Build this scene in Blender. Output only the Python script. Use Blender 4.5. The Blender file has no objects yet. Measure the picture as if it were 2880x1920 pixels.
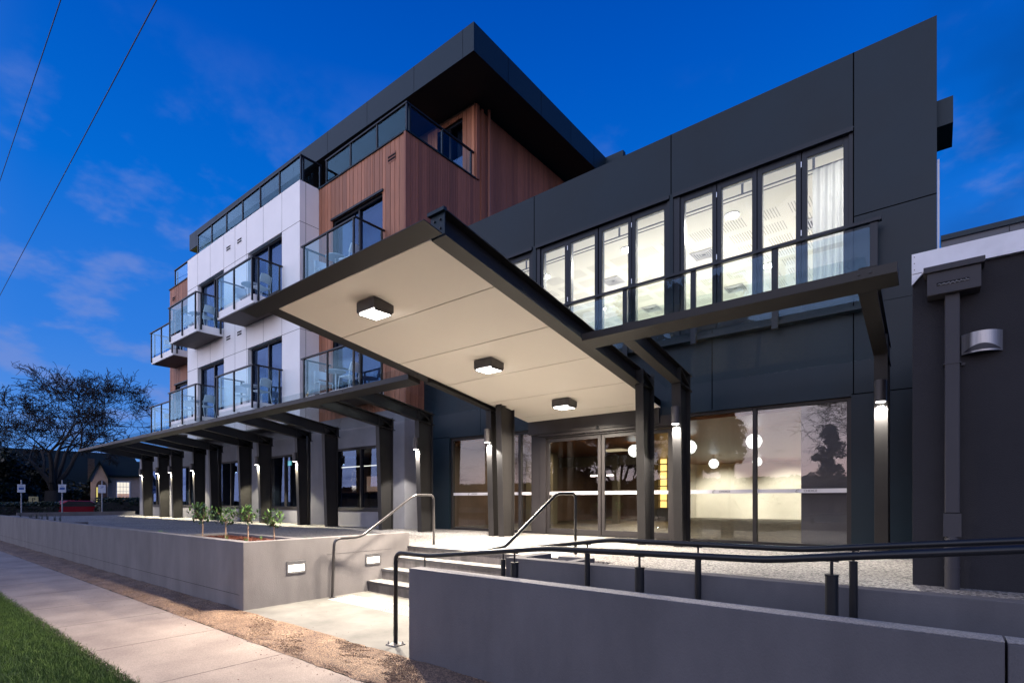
import bpy, bmesh, math, random
import numpy as np
from mathutils import Vector, Matrix
R = math.radians
rnd = random.Random(7)
scene = bpy.context.scene
col = scene.collection

# ------------------------------------------------------------------ camera
EYE = 1.48
YAW = math.atan2(1195, 1481)
cd = bpy.data.cameras.new('camera'); cam = bpy.data.objects.new('camera', cd); col.objects.link(cam)
cam.location = (0, 0, EYE); cam.rotation_euler = (R(90), 0, YAW)
cd.sensor_width = 36; cd.lens = 1481 / 2880 * 36; cd.shift_y = (1405 - 960) / 2880
cd.clip_start = 0.05; cd.clip_end = 3000
scene.camera = cam

# ------------------------------------------------------------------ render settings
scene.render.engine = 'CYCLES'
scene.cycles.use_denoising = True
try: scene.cycles.denoiser = 'OPENIMAGEDENOISE'
except Exception: pass
scene.cycles.max_bounces = 10; scene.cycles.transparent_max_bounces = 24
scene.cycles.glossy_bounces = 5; scene.cycles.diffuse_bounces = 4
scene.cycles.sample_clamp_indirect = 6
scene.cycles.caustics_reflective = False; scene.cycles.caustics_refractive = False
vs = scene.view_settings
vs.view_transform = 'Standard'; vs.look = 'None'; vs.gamma = 1; vs.use_curve_mapping = False; vs.exposure = 0

# ------------------------------------------------------------------ world: dusk, afterglow behind the camera (-Y)
w = bpy.data.worlds.new('World'); scene.world = w; w.use_nodes = True
nt = w.node_tree; nt.nodes.clear()
def N(t, **k):
    n = nt.nodes.new(t)
    for a, b in k.items(): setattr(n, a, b)
    return n
def L(a, b): nt.links.new(a, b)
def math_(op, a, b=None, clamp=False):
    n = N('ShaderNodeMath', operation=op, use_clamp=clamp)
    for i, v in enumerate((a, b)):
        if v is None: continue
        if isinstance(v, (int, float)): n.inputs[i].default_value = v
        else: L(v, n.inputs[i])
    return n.outputs[0]
def ramp_(fac, stops):
    n = N('ShaderNodeValToRGB'); e = n.color_ramp.elements
    while len(e) > 1: e.remove(e[-1])
    e[0].position = stops[0][0]; e[0].color = (*stops[0][1], 1)
    for p, c in stops[1:]:
        q = e.new(p); q.color = (*c, 1)
    L(fac, n.inputs[0]); return n.outputs[0]
tc = N('ShaderNodeTexCoord'); sep = N('ShaderNodeSeparateXYZ'); L(tc.outputs['Generated'], sep.inputs[0])
zz = math_('MAXIMUM', sep.outputs[2], 0.0)
blue = ramp_(zz, [(0, (.14, .33, .74)), (.08, (.10, .295, .78)), (.25, (.030, .205, .74)), (.45, (.001, .145, .66)), (.62, (0, .095, .54)), (.75, (0, .062, .42)), (1, (0, .04, .33))])
west = math_('MULTIPLY', sep.outputs[1], -1.0)
wf = N('ShaderNodeMapRange', interpolation_type='SMOOTHSTEP'); L(west, wf.inputs[0])
wf.inputs[1].default_value = -.15; wf.inputs[2].default_value = .85
glow = ramp_(zz, [(0, (2.52, 2.016, 2.24)), (0.12, (2.352, 2.195, 2.632)), (0.35, (1.59, 1.702, 2.296)), (0.7, (0.829, 1.098, 1.792)), (1, (0.224, 0.448, 1.064))])
sky = N('ShaderNodeTexSky'); sky.sky_type = 'NISHITA'; sky.sun_disc = False
sky.sun_elevation = R(1.0); sky.sun_rotation = R(180)
nm = N('ShaderNodeMixRGB', blend_type='MIX'); nm.inputs[0].default_value = .06
L(glow, nm.inputs[1]); L(sky.outputs[0], nm.inputs[2])
m1 = N('ShaderNodeMixRGB', blend_type='MIX'); L(wf.outputs[0], m1.inputs[0]); L(blue, m1.inputs[1]); L(nm.outputs[0], m1.inputs[2])
# thin clouds: project the direction on a plane above
pz = math_('ADD', zz, .22)
cx = math_('DIVIDE', sep.outputs[0], pz); cy = math_('DIVIDE', sep.outputs[1], pz)
cv = N('ShaderNodeCombineXYZ'); L(cx, cv.inputs[0]); L(cy, cv.inputs[1]); cv.inputs[2].default_value = 3.3
cn = N('ShaderNodeTexNoise'); L(cv.outputs[0], cn.inputs['Vector'])
cn.inputs['Scale'].default_value = 4.2; cn.inputs['Detail'].default_value = 7; cn.inputs['Roughness'].default_value = .55
cm = N('ShaderNodeMapRange', interpolation_type='SMOOTHSTEP'); L(cn.outputs[0], cm.inputs[0]); cm.inputs[1].default_value = .50; cm.inputs[2].default_value = .70
low = N('ShaderNodeMapRange'); L(zz, low.inputs[0]); low.inputs[1].default_value = .62; low.inputs[2].default_value = .40
cf = math_('MULTIPLY', cm.outputs[0], low.outputs[0]); cf = math_('MULTIPLY', cf, .52)
m2 = N('ShaderNodeMixRGB'); L(cf, m2.inputs[0]); L(m1.outputs[0], m2.inputs[1]); m2.inputs[2].default_value = (.21, .29, .64, 1)
# heavier dark cloud towards +X
ex = N('ShaderNodeMapRange', interpolation_type='SMOOTHSTEP'); L(sep.outputs[0], ex.inputs[0]); ex.inputs[1].default_value = -.08; ex.inputs[2].default_value = .12
n2 = N('ShaderNodeTexNoise'); L(cv.outputs[0], n2.inputs['Vector']); n2.inputs['Scale'].default_value = 1.9; n2.inputs['Detail'].default_value = 4
c2 = N('ShaderNodeMapRange', interpolation_type='SMOOTHSTEP'); L(n2.outputs[0], c2.inputs[0]); c2.inputs[1].default_value = .38; c2.inputs[2].default_value = .62
df = math_('MULTIPLY', ex.outputs[0], c2.outputs[0]); df = math_('MULTIPLY', df, .75)
df = math_('MULTIPLY', df, math_('SUBTRACT', 1.0, wf.outputs[0]))
m3 = N('ShaderNodeMixRGB'); L(df, m3.inputs[0]); L(m2.outputs[0], m3.inputs[1]); m3.inputs[2].default_value = (.002, .045, .24, 1)
bg = N('ShaderNodeBackground'); L(m3.outputs[0], bg.inputs[0]); bg.inputs[1].default_value = 1.0
wo = N('ShaderNodeOutputWorld'); L(bg.outputs[0], wo.inputs[0])

# ------------------------------------------------------------------ the last soft light of the set sun
sd = bpy.data.lights.new('sun', 'SUN'); sun = bpy.data.objects.new('sun', sd); col.objects.link(sun)
sd.energy = 0.18; sd.angle = R(40); sd.color = (1, .86, .9)
sun.rotation_euler = (R(80), 0, R(0))       # shines towards +Y, low

def area_light(name, loc, size, power, colour, parent=None, rot=(0, 0, 0), size_y=None, spread=None):
    d = bpy.data.lights.new(name, 'AREA'); d.energy = power; d.color = colour; d.size = size
    if size_y: d.shape = 'RECTANGLE'; d.size_y = size_y
    if spread: d.spread = spread
    o = bpy.data.objects.new(name, d); col.objects.link(o); o.location = loc; o.rotation_euler = rot
    if parent:
        o.parent = parent; o.location = Vector(loc) - Vector(parent.location)
    return o
def spot_light(name, loc, power, colour, angle, blend, parent=None, rot=(0, 0, 0), radius=.03):
    d = bpy.data.lights.new(name, 'SPOT'); d.energy = power; d.color = colour; d.spot_size = angle; d.spot_blend = blend
    d.shadow_soft_size = radius
    o = bpy.data.objects.new(name, d); col.objects.link(o); o.location = loc; o.rotation_euler = rot
    if parent:
        o.parent = parent; o.location = Vector(loc) - Vector(parent.location)
    return o

# ------------------------------------------------------------------ materials
M = {}
def mat(name, c, rough=.6, metal=0, var=0, vscale=3, bump=0, bscale=60, spec=.5, c2=None, emit=None, estr=1, stretch=None, detail=4, coat=0):
    m = bpy.data.materials.new(name); m.use_nodes = True
    t = m.node_tree; b = t.nodes['Principled BSDF']
    b.inputs['Base Color'].default_value = (*c, 1); b.inputs['Roughness'].default_value = rough
    b.inputs['Metallic'].default_value = metal; b.inputs['Specular IOR Level'].default_value = spec
    if coat: b.inputs['Coat Weight'].default_value = coat; b.inputs['Coat Roughness'].default_value = .15
    if var or c2 or bump:
        tcn = t.nodes.new('ShaderNodeTexCoord'); mp = t.nodes.new('ShaderNodeMapping'); t.links.new(tcn.outputs['Object'], mp.inputs[0])
        if stretch: mp.inputs['Scale'].default_value = stretch
    if var or c2:
        n = t.nodes.new('ShaderNodeTexNoise'); n.inputs['Scale'].default_value = vscale; n.inputs['Detail'].default_value = detail
        n.inputs['Roughness'].default_value = .6
        t.links.new(mp.outputs[0], n.inputs['Vector'])
        rr = t.nodes.new('ShaderNodeValToRGB'); e = rr.color_ramp.elements
        d = c2 if c2 else tuple(x * (1 - var) for x in c); u = c if c2 else tuple(min(1, x * (1 + var)) for x in c)
        e[0].position = .33; e[0].color = (*d, 1); e[1].position = .67; e[1].color = (*u, 1)
        t.links.new(n.outputs[0], rr.inputs[0]); t.links.new(rr.outputs[0], b.inputs['Base Color'])
        mr = t.nodes.new('ShaderNodeMapRange'); mr.inputs[3].default_value = max(.02, rough - .08); mr.inputs[4].default_value = min(1, rough + .08)
        t.links.new(n.outputs[0], mr.inputs[0]); t.links.new(mr.outputs[0], b.inputs['Roughness'])
    if bump:
        n = t.nodes.new('ShaderNodeTexNoise'); n.inputs['Scale'].default_value = bscale; n.inputs['Detail'].default_value = 3
        t.links.new(mp.outputs[0], n.inputs['Vector'])
        bp = t.nodes.new('ShaderNodeBump'); bp.inputs['Strength'].default_value = bump; bp.inputs['Distance'].default_value = .01
        t.links.new(n.outputs[0], bp.inputs['Height']); t.links.new(bp.outputs[0], b.inputs['Normal'])
    if emit:
        b.inputs['Emission Color'].default_value = (*emit, 1); b.inputs['Emission Strength'].default_value = estr
    M[name] = m; return m
def glass(name, tint, r0=.06, gloss=(1, 1, 1), rough=0.0, gf=1.0):
    m = bpy.data.materials.new(name); m.use_nodes = True; t = m.node_tree; t.nodes.clear()
    out = t.nodes.new('ShaderNodeOutputMaterial'); mx = t.nodes.new('ShaderNodeMixShader')
    tr = t.nodes.new('ShaderNodeBsdfTransparent'); tr.inputs[0].default_value = (*tint, 1)
    gl = t.nodes.new('ShaderNodeBsdfGlossy'); gl.inputs[0].default_value = (*gloss, 1); gl.inputs['Roughness'].default_value = rough
    lw = t.nodes.new('ShaderNodeLayerWeight'); lw.inputs[0].default_value = .5
    p = t.nodes.new('ShaderNodeMath'); p.operation = 'POWER'; p.inputs[1].default_value = 5; t.links.new(lw.outputs['Facing'], p.inputs[0])
    mu = t.nodes.new('ShaderNodeMath'); mu.operation = 'MULTIPLY_ADD'; mu.inputs[1].default_value = (1 - r0) * gf; mu.inputs[2].default_value = r0
    t.links.new(p.outputs[0], mu.inputs[0]); t.links.new(mu.outputs[0], mx.inputs[0])
    t.links.new(tr.outputs[0], mx.inputs[1]); t.links.new(gl.outputs[0], mx.inputs[2]); t.links.new(mx.outputs[0], out.inputs[0])
    M[name] = m; return m
def emis(name, c, s):
    m = bpy.data.materials.new(name); m.use_nodes = True; t = m.node_tree; t.nodes.clear()
    out = t.nodes.new('ShaderNodeOutputMaterial'); e = t.nodes.new('ShaderNodeEmission'); e.inputs[0].default_value = (*c, 1); e.inputs[1].default_value = s
    t.links.new(e.outputs[0], out.inputs[0]); M[name] = m; return m

mat('white_panel', (.90, .89, .88), .45, var=.035, vscale=.8, bump=.02)
mat('joint', (.012, .012, .014), .9, spec=.1); mat('black_joint', (.0015, .002, .003), 1, spec=0)
mat('dark_panel', (.0058, .0150, .0245), .42, spec=.25, var=.22, vscale=.5, bump=.015, bscale=30)
mat('dark_fascia', (.008, .020, .031), .45, spec=.25, var=.08, vscale=.6)
mat('dark_soffit', (.018, .018, .019), .7, var=.2, vscale=1)
mat('grey_render', (.20, .195, .215), .85, spec=.25, var=.10, vscale=1.2, bump=.25, bscale=140)
mat('planter_render', (.175, .162, .163), .85, spec=.25, var=.17, vscale=2.2, stretch=(1, 1, .4), bump=.3, bscale=160, detail=6)
mat('ramp_render', (.106, .103, .114), .85, spec=.25, var=.14, vscale=2.4, stretch=(1, 1, .4), detail=9, bump=.3, bscale=160)
mat('charcoal_render', (.030, .029, .033), .9, spec=.15, var=.10, vscale=1, bump=.5, bscale=170)
mat('steel', (.018, .0165, .0165), .45, spec=.3, var=.12, vscale=2, bump=.02, coat=.0)
mat('frame_dark', (.009, .013, .022), .4, spec=.3, var=.06)
mat('frame_brown', (.020, .0175, .019), .45, spec=.3, var=.06)
mat('rail_dark', (.010, .011, .014), .35, metal=.0, spec=.35)
mat('rail_metal', (.10, .095, .10), .28, metal=.85)
mat('cream_soffit', (.84, .78, .70), .6, var=.02, vscale=.6)
mat('white_metal', (.70, .70, .74), .5, var=.06, vscale=6, bump=.03)
mat('pipe_grey', (.044, .042, .049), .6, spec=.25, var=.05)
def cloth(name, c, tl=.45):
    m = bpy.data.materials.new(name); m.use_nodes = True; t = m.node_tree; t.nodes.clear(); out = t.nodes.new('ShaderNodeOutputMaterial'); mx = t.nodes.new('ShaderNodeMixShader'); mx.inputs[0].default_value = tl
    a = t.nodes.new('ShaderNodeBsdfDiffuse'); b = t.nodes.new('ShaderNodeBsdfTranslucent'); a.inputs[0].default_value = (*c, 1); b.inputs[0].default_value = (*c, 1)
    t.links.new(a.outputs[0], mx.inputs[1]); t.links.new(b.outputs[0], mx.inputs[2]); t.links.new(mx.outputs[0], out.inputs[0]); M[name] = m
cloth('curtain', (.42, .43, .44)); cloth('curtain_blue', (.30, .34, .46), .2)
mat('interior_wall', (.68, .64, .56), .8, var=.03)
mat('interior_cream', (.82, .79, .72), .8)
mat('interior_brown', (.10, .062, .045), .6, var=.2, vscale=2)
mat('interior_dark', (.03, .025, .024), .7)
mat('wood_ceiling', (.17, .062, .022), .38, spec=.2, var=.25, vscale=1.2, stretch=(1, 12, 1))
mat('timber_dark', (.06, .035, .025), .5, var=.3)
mat('chair_white', (.80, .82, .84), .45)
mat('table_top', (.55, .58, .62), .3)
mat('concrete_step', (.215, .205, .19), .75, var=.1, vscale=5, bump=.2)
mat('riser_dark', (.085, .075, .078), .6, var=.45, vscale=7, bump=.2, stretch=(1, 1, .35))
mat('landing_concrete', (.135, .128, .118), .7, var=.3, vscale=2.2, bump=.12, bscale=90, detail=8)
mat('soil', (.035, .022, .016), .95, var=.3, vscale=20, bump=.6, bscale=50)
mat('bark', (.016, .013, .013), .9, var=.3, vscale=8)
mat('bark_light', (.30, .20, .14), .8, var=.2, vscale=30)
mat('red_car', (.30, .012, .02), .25, coat=.5)
mat('tyre', (.015, .015, .015), .8)
mat('sign_white', (.62, .64, .72), .5)
mat('sign_blue', (.03, .10, .35), .5)
mat('sign_yellow', (.45, .38, .18), .6)
mat('pole_grey', (.30, .31, .36), .4, metal=.3)
mat('wire', (.02, .02, .03), .6)
mat('roof_slate', (.012, .020, .022), .9, spec=.1, var=.3, vscale=10)
mat('house_wall', (.40, .30, .25), .8, var=.08)
mat('terracotta', (.40, .16, .12), .8)
mat('stone_wall', (.06, .045, .04), .9, var=.5, vscale=9)
mat('road', (.05, .05, .052), .85, var=.2, vscale=6, bump=.3)
mat('brushed', (.34, .33, .34), .42, metal=.9, var=.1, vscale=4, stretch=(30, 1, 1))
mat('band', (.62, .60, .64), .6)
mat('hinge', (.75, .75, .78), .3, metal=.8)
mat('tactile', (.36, .36, .37), .4, metal=.2)
mat('downpipe_brown', (.20, .085, .06), .5)
mat('bark_mulch', (.22, .055, .022), .9, c2=(.05, .014, .008), vscale=14)
for i, cc in enumerate([(.05, .10, .03), (.12, .24, .05), (.012, .025, .010), (.008, .014, .009)]): mat('leaf%d' % i, cc, .5, var=.35, vscale=14)
mat('grass', (.085, .15, .022), .8, c2=(.03, .065, .012), vscale=9)
mat('lawn', (.028, .058, .012), .95, c2=(.012, .026, .006), vscale=12, bump=.6)
glass('clear_glass', (.94, .96, .96), .048)
glass('balcony_glass', (.86, .95, .985), .022, gloss=(.6, .88, 1))
glass('juliet_glass', (.90, .94, .95), .028, gloss=(.45, .68, 1))
glass('window_glass', (.55, .60, .68), .085, gloss=(.42, .62, 1))
glass('awning_glass', (.90, .94, .95), .006, gf=.25)
emis('lamp_white', (1, .96, .9), 18)
emis('lamp_soft', (1, .93, .78), 6)
emis('pendant_glow', (1, .97, .9), 3.2)
emis('amber', (1, .62, .18), 2.2)
emis('warm_window', (1, .92, .8), 1.0)
emis('exit_green', (.3, 1, .85), 1.6)
emis('strip_warm', (1, .85, .6), 4)
emis('yellow_glow', (1, .85, .25), .8)

def speckle(name, c1, c2, scale, rough=.8, bump=.5, big=None, bigs=.8, thr=(.42, .6)):
    """aggregate: voronoi speckle of light and dark stones over a slow drift of tone"""
    m = bpy.data.materials.new(name); m.use_nodes = True; t = m.node_tree; b = t.nodes['Principled BSDF']
    tcn = t.nodes.new('ShaderNodeTexCoord')
    v = t.nodes.new('ShaderNodeTexVoronoi'); v.inputs['Scale'].default_value = scale; t.links.new(tcn.outputs['Object'], v.inputs['Vector'])
    sp = t.nodes.new('ShaderNodeSeparateColor'); t.links.new(v.outputs['Color'], sp.inputs[0])
    rr = t.nodes.new('ShaderNodeValToRGB'); e = rr.color_ramp.elements
    e[0].position = thr[0]; e[0].color = (*c1, 1); e[1].position = thr[1]; e[1].color = (*c2, 1)
    t.links.new(sp.outputs[0], rr.inputs[0])
    n = t.nodes.new('ShaderNodeTexNoise'); n.inputs['Scale'].default_value = bigs; n.inputs['Detail'].default_value = 6; t.links.new(tcn.outputs['Object'], n.inputs['Vector'])
    mx = t.nodes.new('ShaderNodeMixRGB'); mx.blend_type = 'MULTIPLY'; mx.inputs[0].default_value = 1
    r2 = t.nodes.new('ShaderNodeValToRGB'); r2.color_ramp.elements[0].position = .3; r2.color_ramp.elements[0].color = (*(big or (.75, .75, .75)), 1)
    r2.color_ramp.elements[1].position = .7; r2.color_ramp.elements[1].color = (1, 1, 1, 1)
    t.links.new(n.outputs[0], r2.inputs[0]); t.links.new(rr.outputs[0], mx.inputs[1]); t.links.new(r2.outputs[0], mx.inputs[2])
    t.links.new(mx.outputs[0], b.inputs['Base Color']); b.inputs['Roughness'].default_value = rough
    bp = t.nodes.new('ShaderNodeBump'); bp.inputs['Strength'].default_value = bump; bp.inputs['Distance'].default_value = .006
    t.links.new(v.outputs['Distance'], bp.inputs['Height']); t.links.new(bp.outputs[0], b.inputs['Normal'])
    M[name] = m
speckle('aggregate', (.055, .05, .05), (.28, .255, .24), 58, bump=.5, thr=(.40, .52))
speckle('gravel', (.15, .095, .068), (.37, .24, .15), 95, bump=1, big=(.55, .5, .5), bigs=3)
speckle('footpath', (.30, .24, .205), (.38, .31, .265), 160, bump=.12, big=(.62, .60, .62), bigs=1.6)  # warm lamp light on the path is put into this tint
speckle('wall_cap', (.20, .19, .20), (.33, .31, .31), 160, bump=.3)
speckle('carpet', (.03, .024, .017), (.14, .115, .08), 16, rough=.55, bump=0, big=(.4, .36, .3), bigs=2.5)

def timber_mat(name, c, along):
    m = bpy.data.materials.new(name); m.use_nodes = True; t = m.node_tree; b = t.nodes['Principled BSDF']
    tcn = t.nodes.new('ShaderNodeTexCoord'); g = t.nodes.new('ShaderNodeNewGeometry')
    mp = t.nodes.new('ShaderNodeMapping'); mp.inputs['Scale'].default_value = (14, 14, .7); t.links.new(tcn.outputs['Object'], mp.inputs[0])
    n = t.nodes.new('ShaderNodeTexNoise'); n.inputs['Scale'].default_value = 3; n.inputs['Detail'].default_value = 6; t.links.new(mp.outputs[0], n.inputs['Vector'])
    hs = t.nodes.new('ShaderNodeHueSaturation'); hs.inputs['Color'].default_value = (*c, 1)
    mr = t.nodes.new('ShaderNodeMapRange'); mr.inputs[3].default_value = .74; mr.inputs[4].default_value = 1.22; t.links.new(g.outputs['Random Per Island'], mr.inputs[0])
    mr2 = t.nodes.new('ShaderNodeMapRange'); mr2.inputs[1].default_value = .25; mr2.inputs[2].default_value = .75; mr2.inputs[3].default_value = .78; mr2.inputs[4].default_value = 1.18
    t.links.new(n.outputs[0], mr2.inputs[0])
    mu = t.nodes.new('ShaderNodeMath'); mu.operation = 'MULTIPLY'; t.links.new(mr.outputs[0], mu.inputs[0]); t.links.new(mr2.outputs[0], mu.inputs[1])
    t.links.new(mu.outputs[0], hs.inputs['Value']); t.links.new(hs.outputs[0], b.inputs['Base Color']); b.inputs['Roughness'].default_value = .6
    M[name] = m
timber_mat('timber', (.35, .145, .078), 0)
timber_mat('timber_shaded', (.25, .092, .052), 0)  # same boards, shade of the side face put into a darker colour

# ------------------------------------------------------------------ mesh helpers
def wt(o):
    # world translation of an unrotated parent chain
    p = Vector((0, 0, 0))
    while o: p = p + o.location + o.matrix_parent_inverse.translation; o = o.parent
    return p
class MB:
    def __init__(s): s.v = []; s.f = []; s.sm = False
    def add(s, vs, fs):
        o = len(s.v); s.v += [tuple(p) for p in vs]; s.f += [tuple(o + i for i in f) for f in fs]; return s
    def box(s, x0, x1, y0, y1, z0, z1):
        if x0 > x1: x0, x1 = x1, x0
        if y0 > y1: y0, y1 = y1, y0
        if z0 > z1: z0, z1 = z1, z0
        return s.add([(x0, y0, z0), (x1, y0, z0), (x1, y1, z0), (x0, y1, z0), (x0, y0, z1), (x1, y0, z1), (x1, y1, z1), (x0, y1, z1)],
                     [(0, 3, 2, 1), (4, 5, 6, 7), (0, 1, 5, 4), (1, 2, 6, 5), (2, 3, 7, 6), (3, 0, 4, 7)])
    def prism(s, pts, axis, a, b):
        """polygon pts (2D) extruded along axis 0/1/2 from a to b; pts in the two remaining coordinates in order"""
        n = len(pts)
        def P(p, t):
            q = list(p); q.insert(axis, t); return tuple(q)
        vs = [P(p, a) for p in pts] + [P(p, b) for p in pts]
        fs = [tuple(range(n - 1, -1, -1)), tuple(range(n, 2 * n))] + [(i, (i + 1) % n, n + (i + 1) % n, n + i) for i in range(n)]
        return s.add(vs, fs)
    def cyl(s, c, r, z0, z1, n=16, r2=None):
        r2 = r if r2 is None else r2
        vs = [(c[0] + r * math.cos(2 * math.pi * i / n), c[1] + r * math.sin(2 * math.pi * i / n), z0) for i in range(n)]
        vs += [(c[0] + r2 * math.cos(2 * math.pi * i / n), c[1] + r2 * math.sin(2 * math.pi * i / n), z1) for i in range(n)]
        return s.add(vs, [tuple(range(n - 1, -1, -1)), tuple(range(n, 2 * n))] + [(i, (i + 1) % n, n + (i + 1) % n, n + i) for i in range(n)])
    def tube(s, pts, r, n=8, r1=None, cap=True):
        pts = [Vector(p) for p in pts]; m = len(pts); vs = []; fs = []
        up = None
        for i, p in enumerate(pts):
            t = (pts[min(i + 1, m - 1)] - pts[max(i - 1, 0)]).normalized()
            if up is None:
                a = Vector((0, 0, 1)) if abs(t.z) < .9 else Vector((1, 0, 0)); up = t.cross(a).normalized()
            else:
                up = (up - t * up.dot(t)).normalized()
            q = t.cross(up); rr = r if r1 is None else r + (r1 - r) * i / (m - 1)
            for k in range(n):
                a = 2 * math.pi * k / n; vs.append(p + (up * math.cos(a) + q * math.sin(a)) * rr)
        for i in range(m - 1):
            for k in range(n):
                fs.append((i * n + k, i * n + (k + 1) % n, (i + 1) * n + (k + 1) % n, (i + 1) * n + k))
        if cap: fs += [tuple(range(n - 1, -1, -1)), tuple((m - 1) * n + k for k in range(n))]
        return s.add(vs, fs)
    def build(s, name, m, parent=None, smooth=False, bevel=0):
        me = bpy.data.meshes.new(name); me.from_pydata(s.v, [], s.f)
        me.materials.append(M[m] if isinstance(m, str) else m)
        bm = bmesh.new(); bm.from_mesh(me); bmesh.ops.recalc_face_normals(bm, faces=bm.faces); bm.to_mesh(me); bm.free()
        o = bpy.data.objects.new(name, me); col.objects.link(o)
        if smooth: me.polygons.foreach_set('use_smooth', [True] * len(me.polygons))
        if bevel:
            b = o.modifiers.new('bevel', 'BEVEL'); b.width = bevel; b.segments = 2; b.limit_method = 'ANGLE'
        if parent:
            o.parent = parent; o.matrix_parent_inverse = Matrix.Translation(-wt(parent))
        return o
def fillet(pts, rad, n=5):
    pts = [Vector(p) for p in pts]; out = [pts[0]]
    for i in range(1, len(pts) - 1):
        a, b, c = pts[i - 1], pts[i], pts[i + 1]
        r = min(rad, (a - b).length * .45, (c - b).length * .45)
        p0 = b + (a - b).normalized() * r; p1 = b + (c - b).normalized() * r
        for k in range(n + 1):
            t = k / n; out.append(p0 * (1 - t) ** 2 + b * 2 * t * (1 - t) + p1 * t * t)
    out.append(pts[-1]); return out
def empty(name, loc, label, cat, group=None, parent=None):
    o = bpy.data.objects.new(name, None); col.objects.link(o); o.location = loc; o.empty_display_size = .1
    if parent:
        o.parent = parent; o.location = Vector(loc) - wt(parent)
    if label: tag(o, label, cat, group)
    return o
def tag(o, label, cat, group=None, kind=None):
    if label: o['label'] = label
    if cat: o['category'] = cat
    if group: o['group'] = group
    if kind: o['kind'] = kind
    return o
def struct(o, kind='structure'): o['kind'] = kind; return o
def cells(x0, x1, z0, z1, holes):
    """rectangles that tile [x0,x1]x[z0,z1] minus holes"""
    xs = sorted({x0, x1, *[min(max(h[i], x0), x1) for h in holes for i in (0, 1)]})
    zs = sorted({z0, z1, *[min(max(h[i], z0), z1) for h in holes for i in (2, 3)]})
    out = []
    for i in range(len(xs) - 1):
        run = None
        for j in range(len(zs) - 1):
            cxm = (xs[i] + xs[i + 1]) / 2; czm = (zs[j] + zs[j + 1]) / 2
            ins = any(h[0] < cxm < h[1] and h[2] < czm < h[3] for h in holes)
            if ins:
                if run is not None: out.append((xs[i], xs[i + 1], run, zs[j])); run = None
            elif run is None: run = zs[j]
        if run is not None: out.append((xs[i], xs[i + 1], run, zs[-1]))
    return out
def wall_y(mb, x0, x1, z0, z1, y0, y1, holes=()):
    for c in cells(x0, x1, z0, z1, list(holes)): mb.box(c[0], c[1], y0, y1, c[2], c[3])
    return mb
def children(o): return [c for c in bpy.data.objects if c.parent is o]
def copy_tree(o, parent=None):
    c = o.copy(); col.objects.link(c); c.parent = parent
    for ch in list(children(o)):
        k = copy_tree(ch, c)
    return c
def text(name, s, size, loc, rot, m, parent, align='CENTER', ext=.001):
    cu = bpy.data.curves.new(name, 'FONT'); cu.body = s; cu.size = size; cu.align_x = align; cu.align_y = 'CENTER'; cu.extrude = ext
    cu.materials.append(M[m]); tmp = bpy.data.objects.new('tmp', cu); col.objects.link(tmp)
    me = bpy.data.meshes.new_from_object(tmp, depsgraph=bpy.context.evaluated_depsgraph_get()); bpy.data.objects.remove(tmp); me.name = name
    o = bpy.data.objects.new(name, me); col.objects.link(o); o.location = loc; o.rotation_euler = rot
    if parent:
        o.parent = parent; o.matrix_parent_inverse = Matrix.Translation(-wt(parent))
    return o

T = .68          # terrace level
YF = 10.10       # face of the entrance building
# ================================================================== SETTING: ground
o = MB().box(-400, 400, -400, 400, -.6, -.02).build('ground', 'lawn'); struct(o)
o = MB().add([(-60, 1.36, 0), (12, 1.36, 0), (12, 2.57, 0), (-60, 2.57, 0), (-60, 1.36, -.1), (12, 1.36, -.1), (12, 2.57, -.1), (-60, 2.57, -.1)],
             [(0, 1, 2, 3), (0, 1, 5, 4), (3, 2, 6, 7), (0, 3, 7, 4), (1, 2, 6, 5)]).build('footpath', 'footpath')
struct(o)
mb = MB()
for i in range(-24, 6):
    x = -4.9 + i * 1.52
    mb.box(x - .003, x + .003, 1.36, 2.57, .0005, .0018)
mb.build('expansion_joint', mat('joint_soft', (.13, .10, .09), .9), o)
# gravel strip with a slightly raised, lumpy surface
nx, ny = 420, 14; vs = []; fs = []
xs = np.linspace(-40, 8, nx); ys = np.linspace(2.57, 3.24, ny)
for j, y in enumerate(ys):
    for i, x in enumerate(xs):
        edge = min(j, ny - 1 - j)
        vs.append((x, y + (rnd.uniform(-.018, .018) if j == 0 else 0), .004 + (.012 * math.sin(x * 5.1 + y * 9) * math.sin(x * 2.3) + rnd.uniform(0, .012)) * (edge > 0) + .006 * (edge > 0)))
for j in range(ny - 1):
    for i in range(nx - 1):
        a = j * nx + i; fs.append((a, a + 1, a + nx + 1, a + nx))
o = MB().add(vs, fs).build('gravel', 'gravel', smooth=True); struct(o)
def scatter(name, n, fn, size, m, shape='stone', seed=1):
    g = np.random.default_rng(seed); vs = []; fs = []
    for i in range(n):
        p = fn(g); s_ = size * g.uniform(.5, 1.3); a = g.uniform(0, 6.28)
        if shape == 'stone':
            q = [(math.cos(a + k * 2.09) * s_, math.sin(a + k * 2.09) * s_, 0) for k in range(3)] + [(0, 0, s_ * g.uniform(.5, .9))]
            b = len(vs); vs += [(p[0] + k[0], p[1] + k[1], p[2] + k[2]) for k in q]; fs += [(b, b + 1, b + 3), (b + 1, b + 2, b + 3), (b + 2, b, b + 3)]
        else:
            h = size * g.uniform(.6, 1.4); lx, ly = g.normal(0, .35, 2) * h; wd = g.uniform(.0025, .005)
            b = len(vs); c_, s2 = math.cos(a) * wd, math.sin(a) * wd
            vs += [(p[0] - c_, p[1] - s2, p[2]), (p[0] + c_, p[1] + s2, p[2]), (p[0] + lx, p[1] + ly, p[2] + h)]; fs.append((b, b + 1, b + 2))
    me = bpy.data.meshes.new(name); me.from_pydata(vs, [], fs); me.materials.append(M[m])
    o = bpy.data.objects.new(name, me); col.objects.link(o); return o
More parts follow.
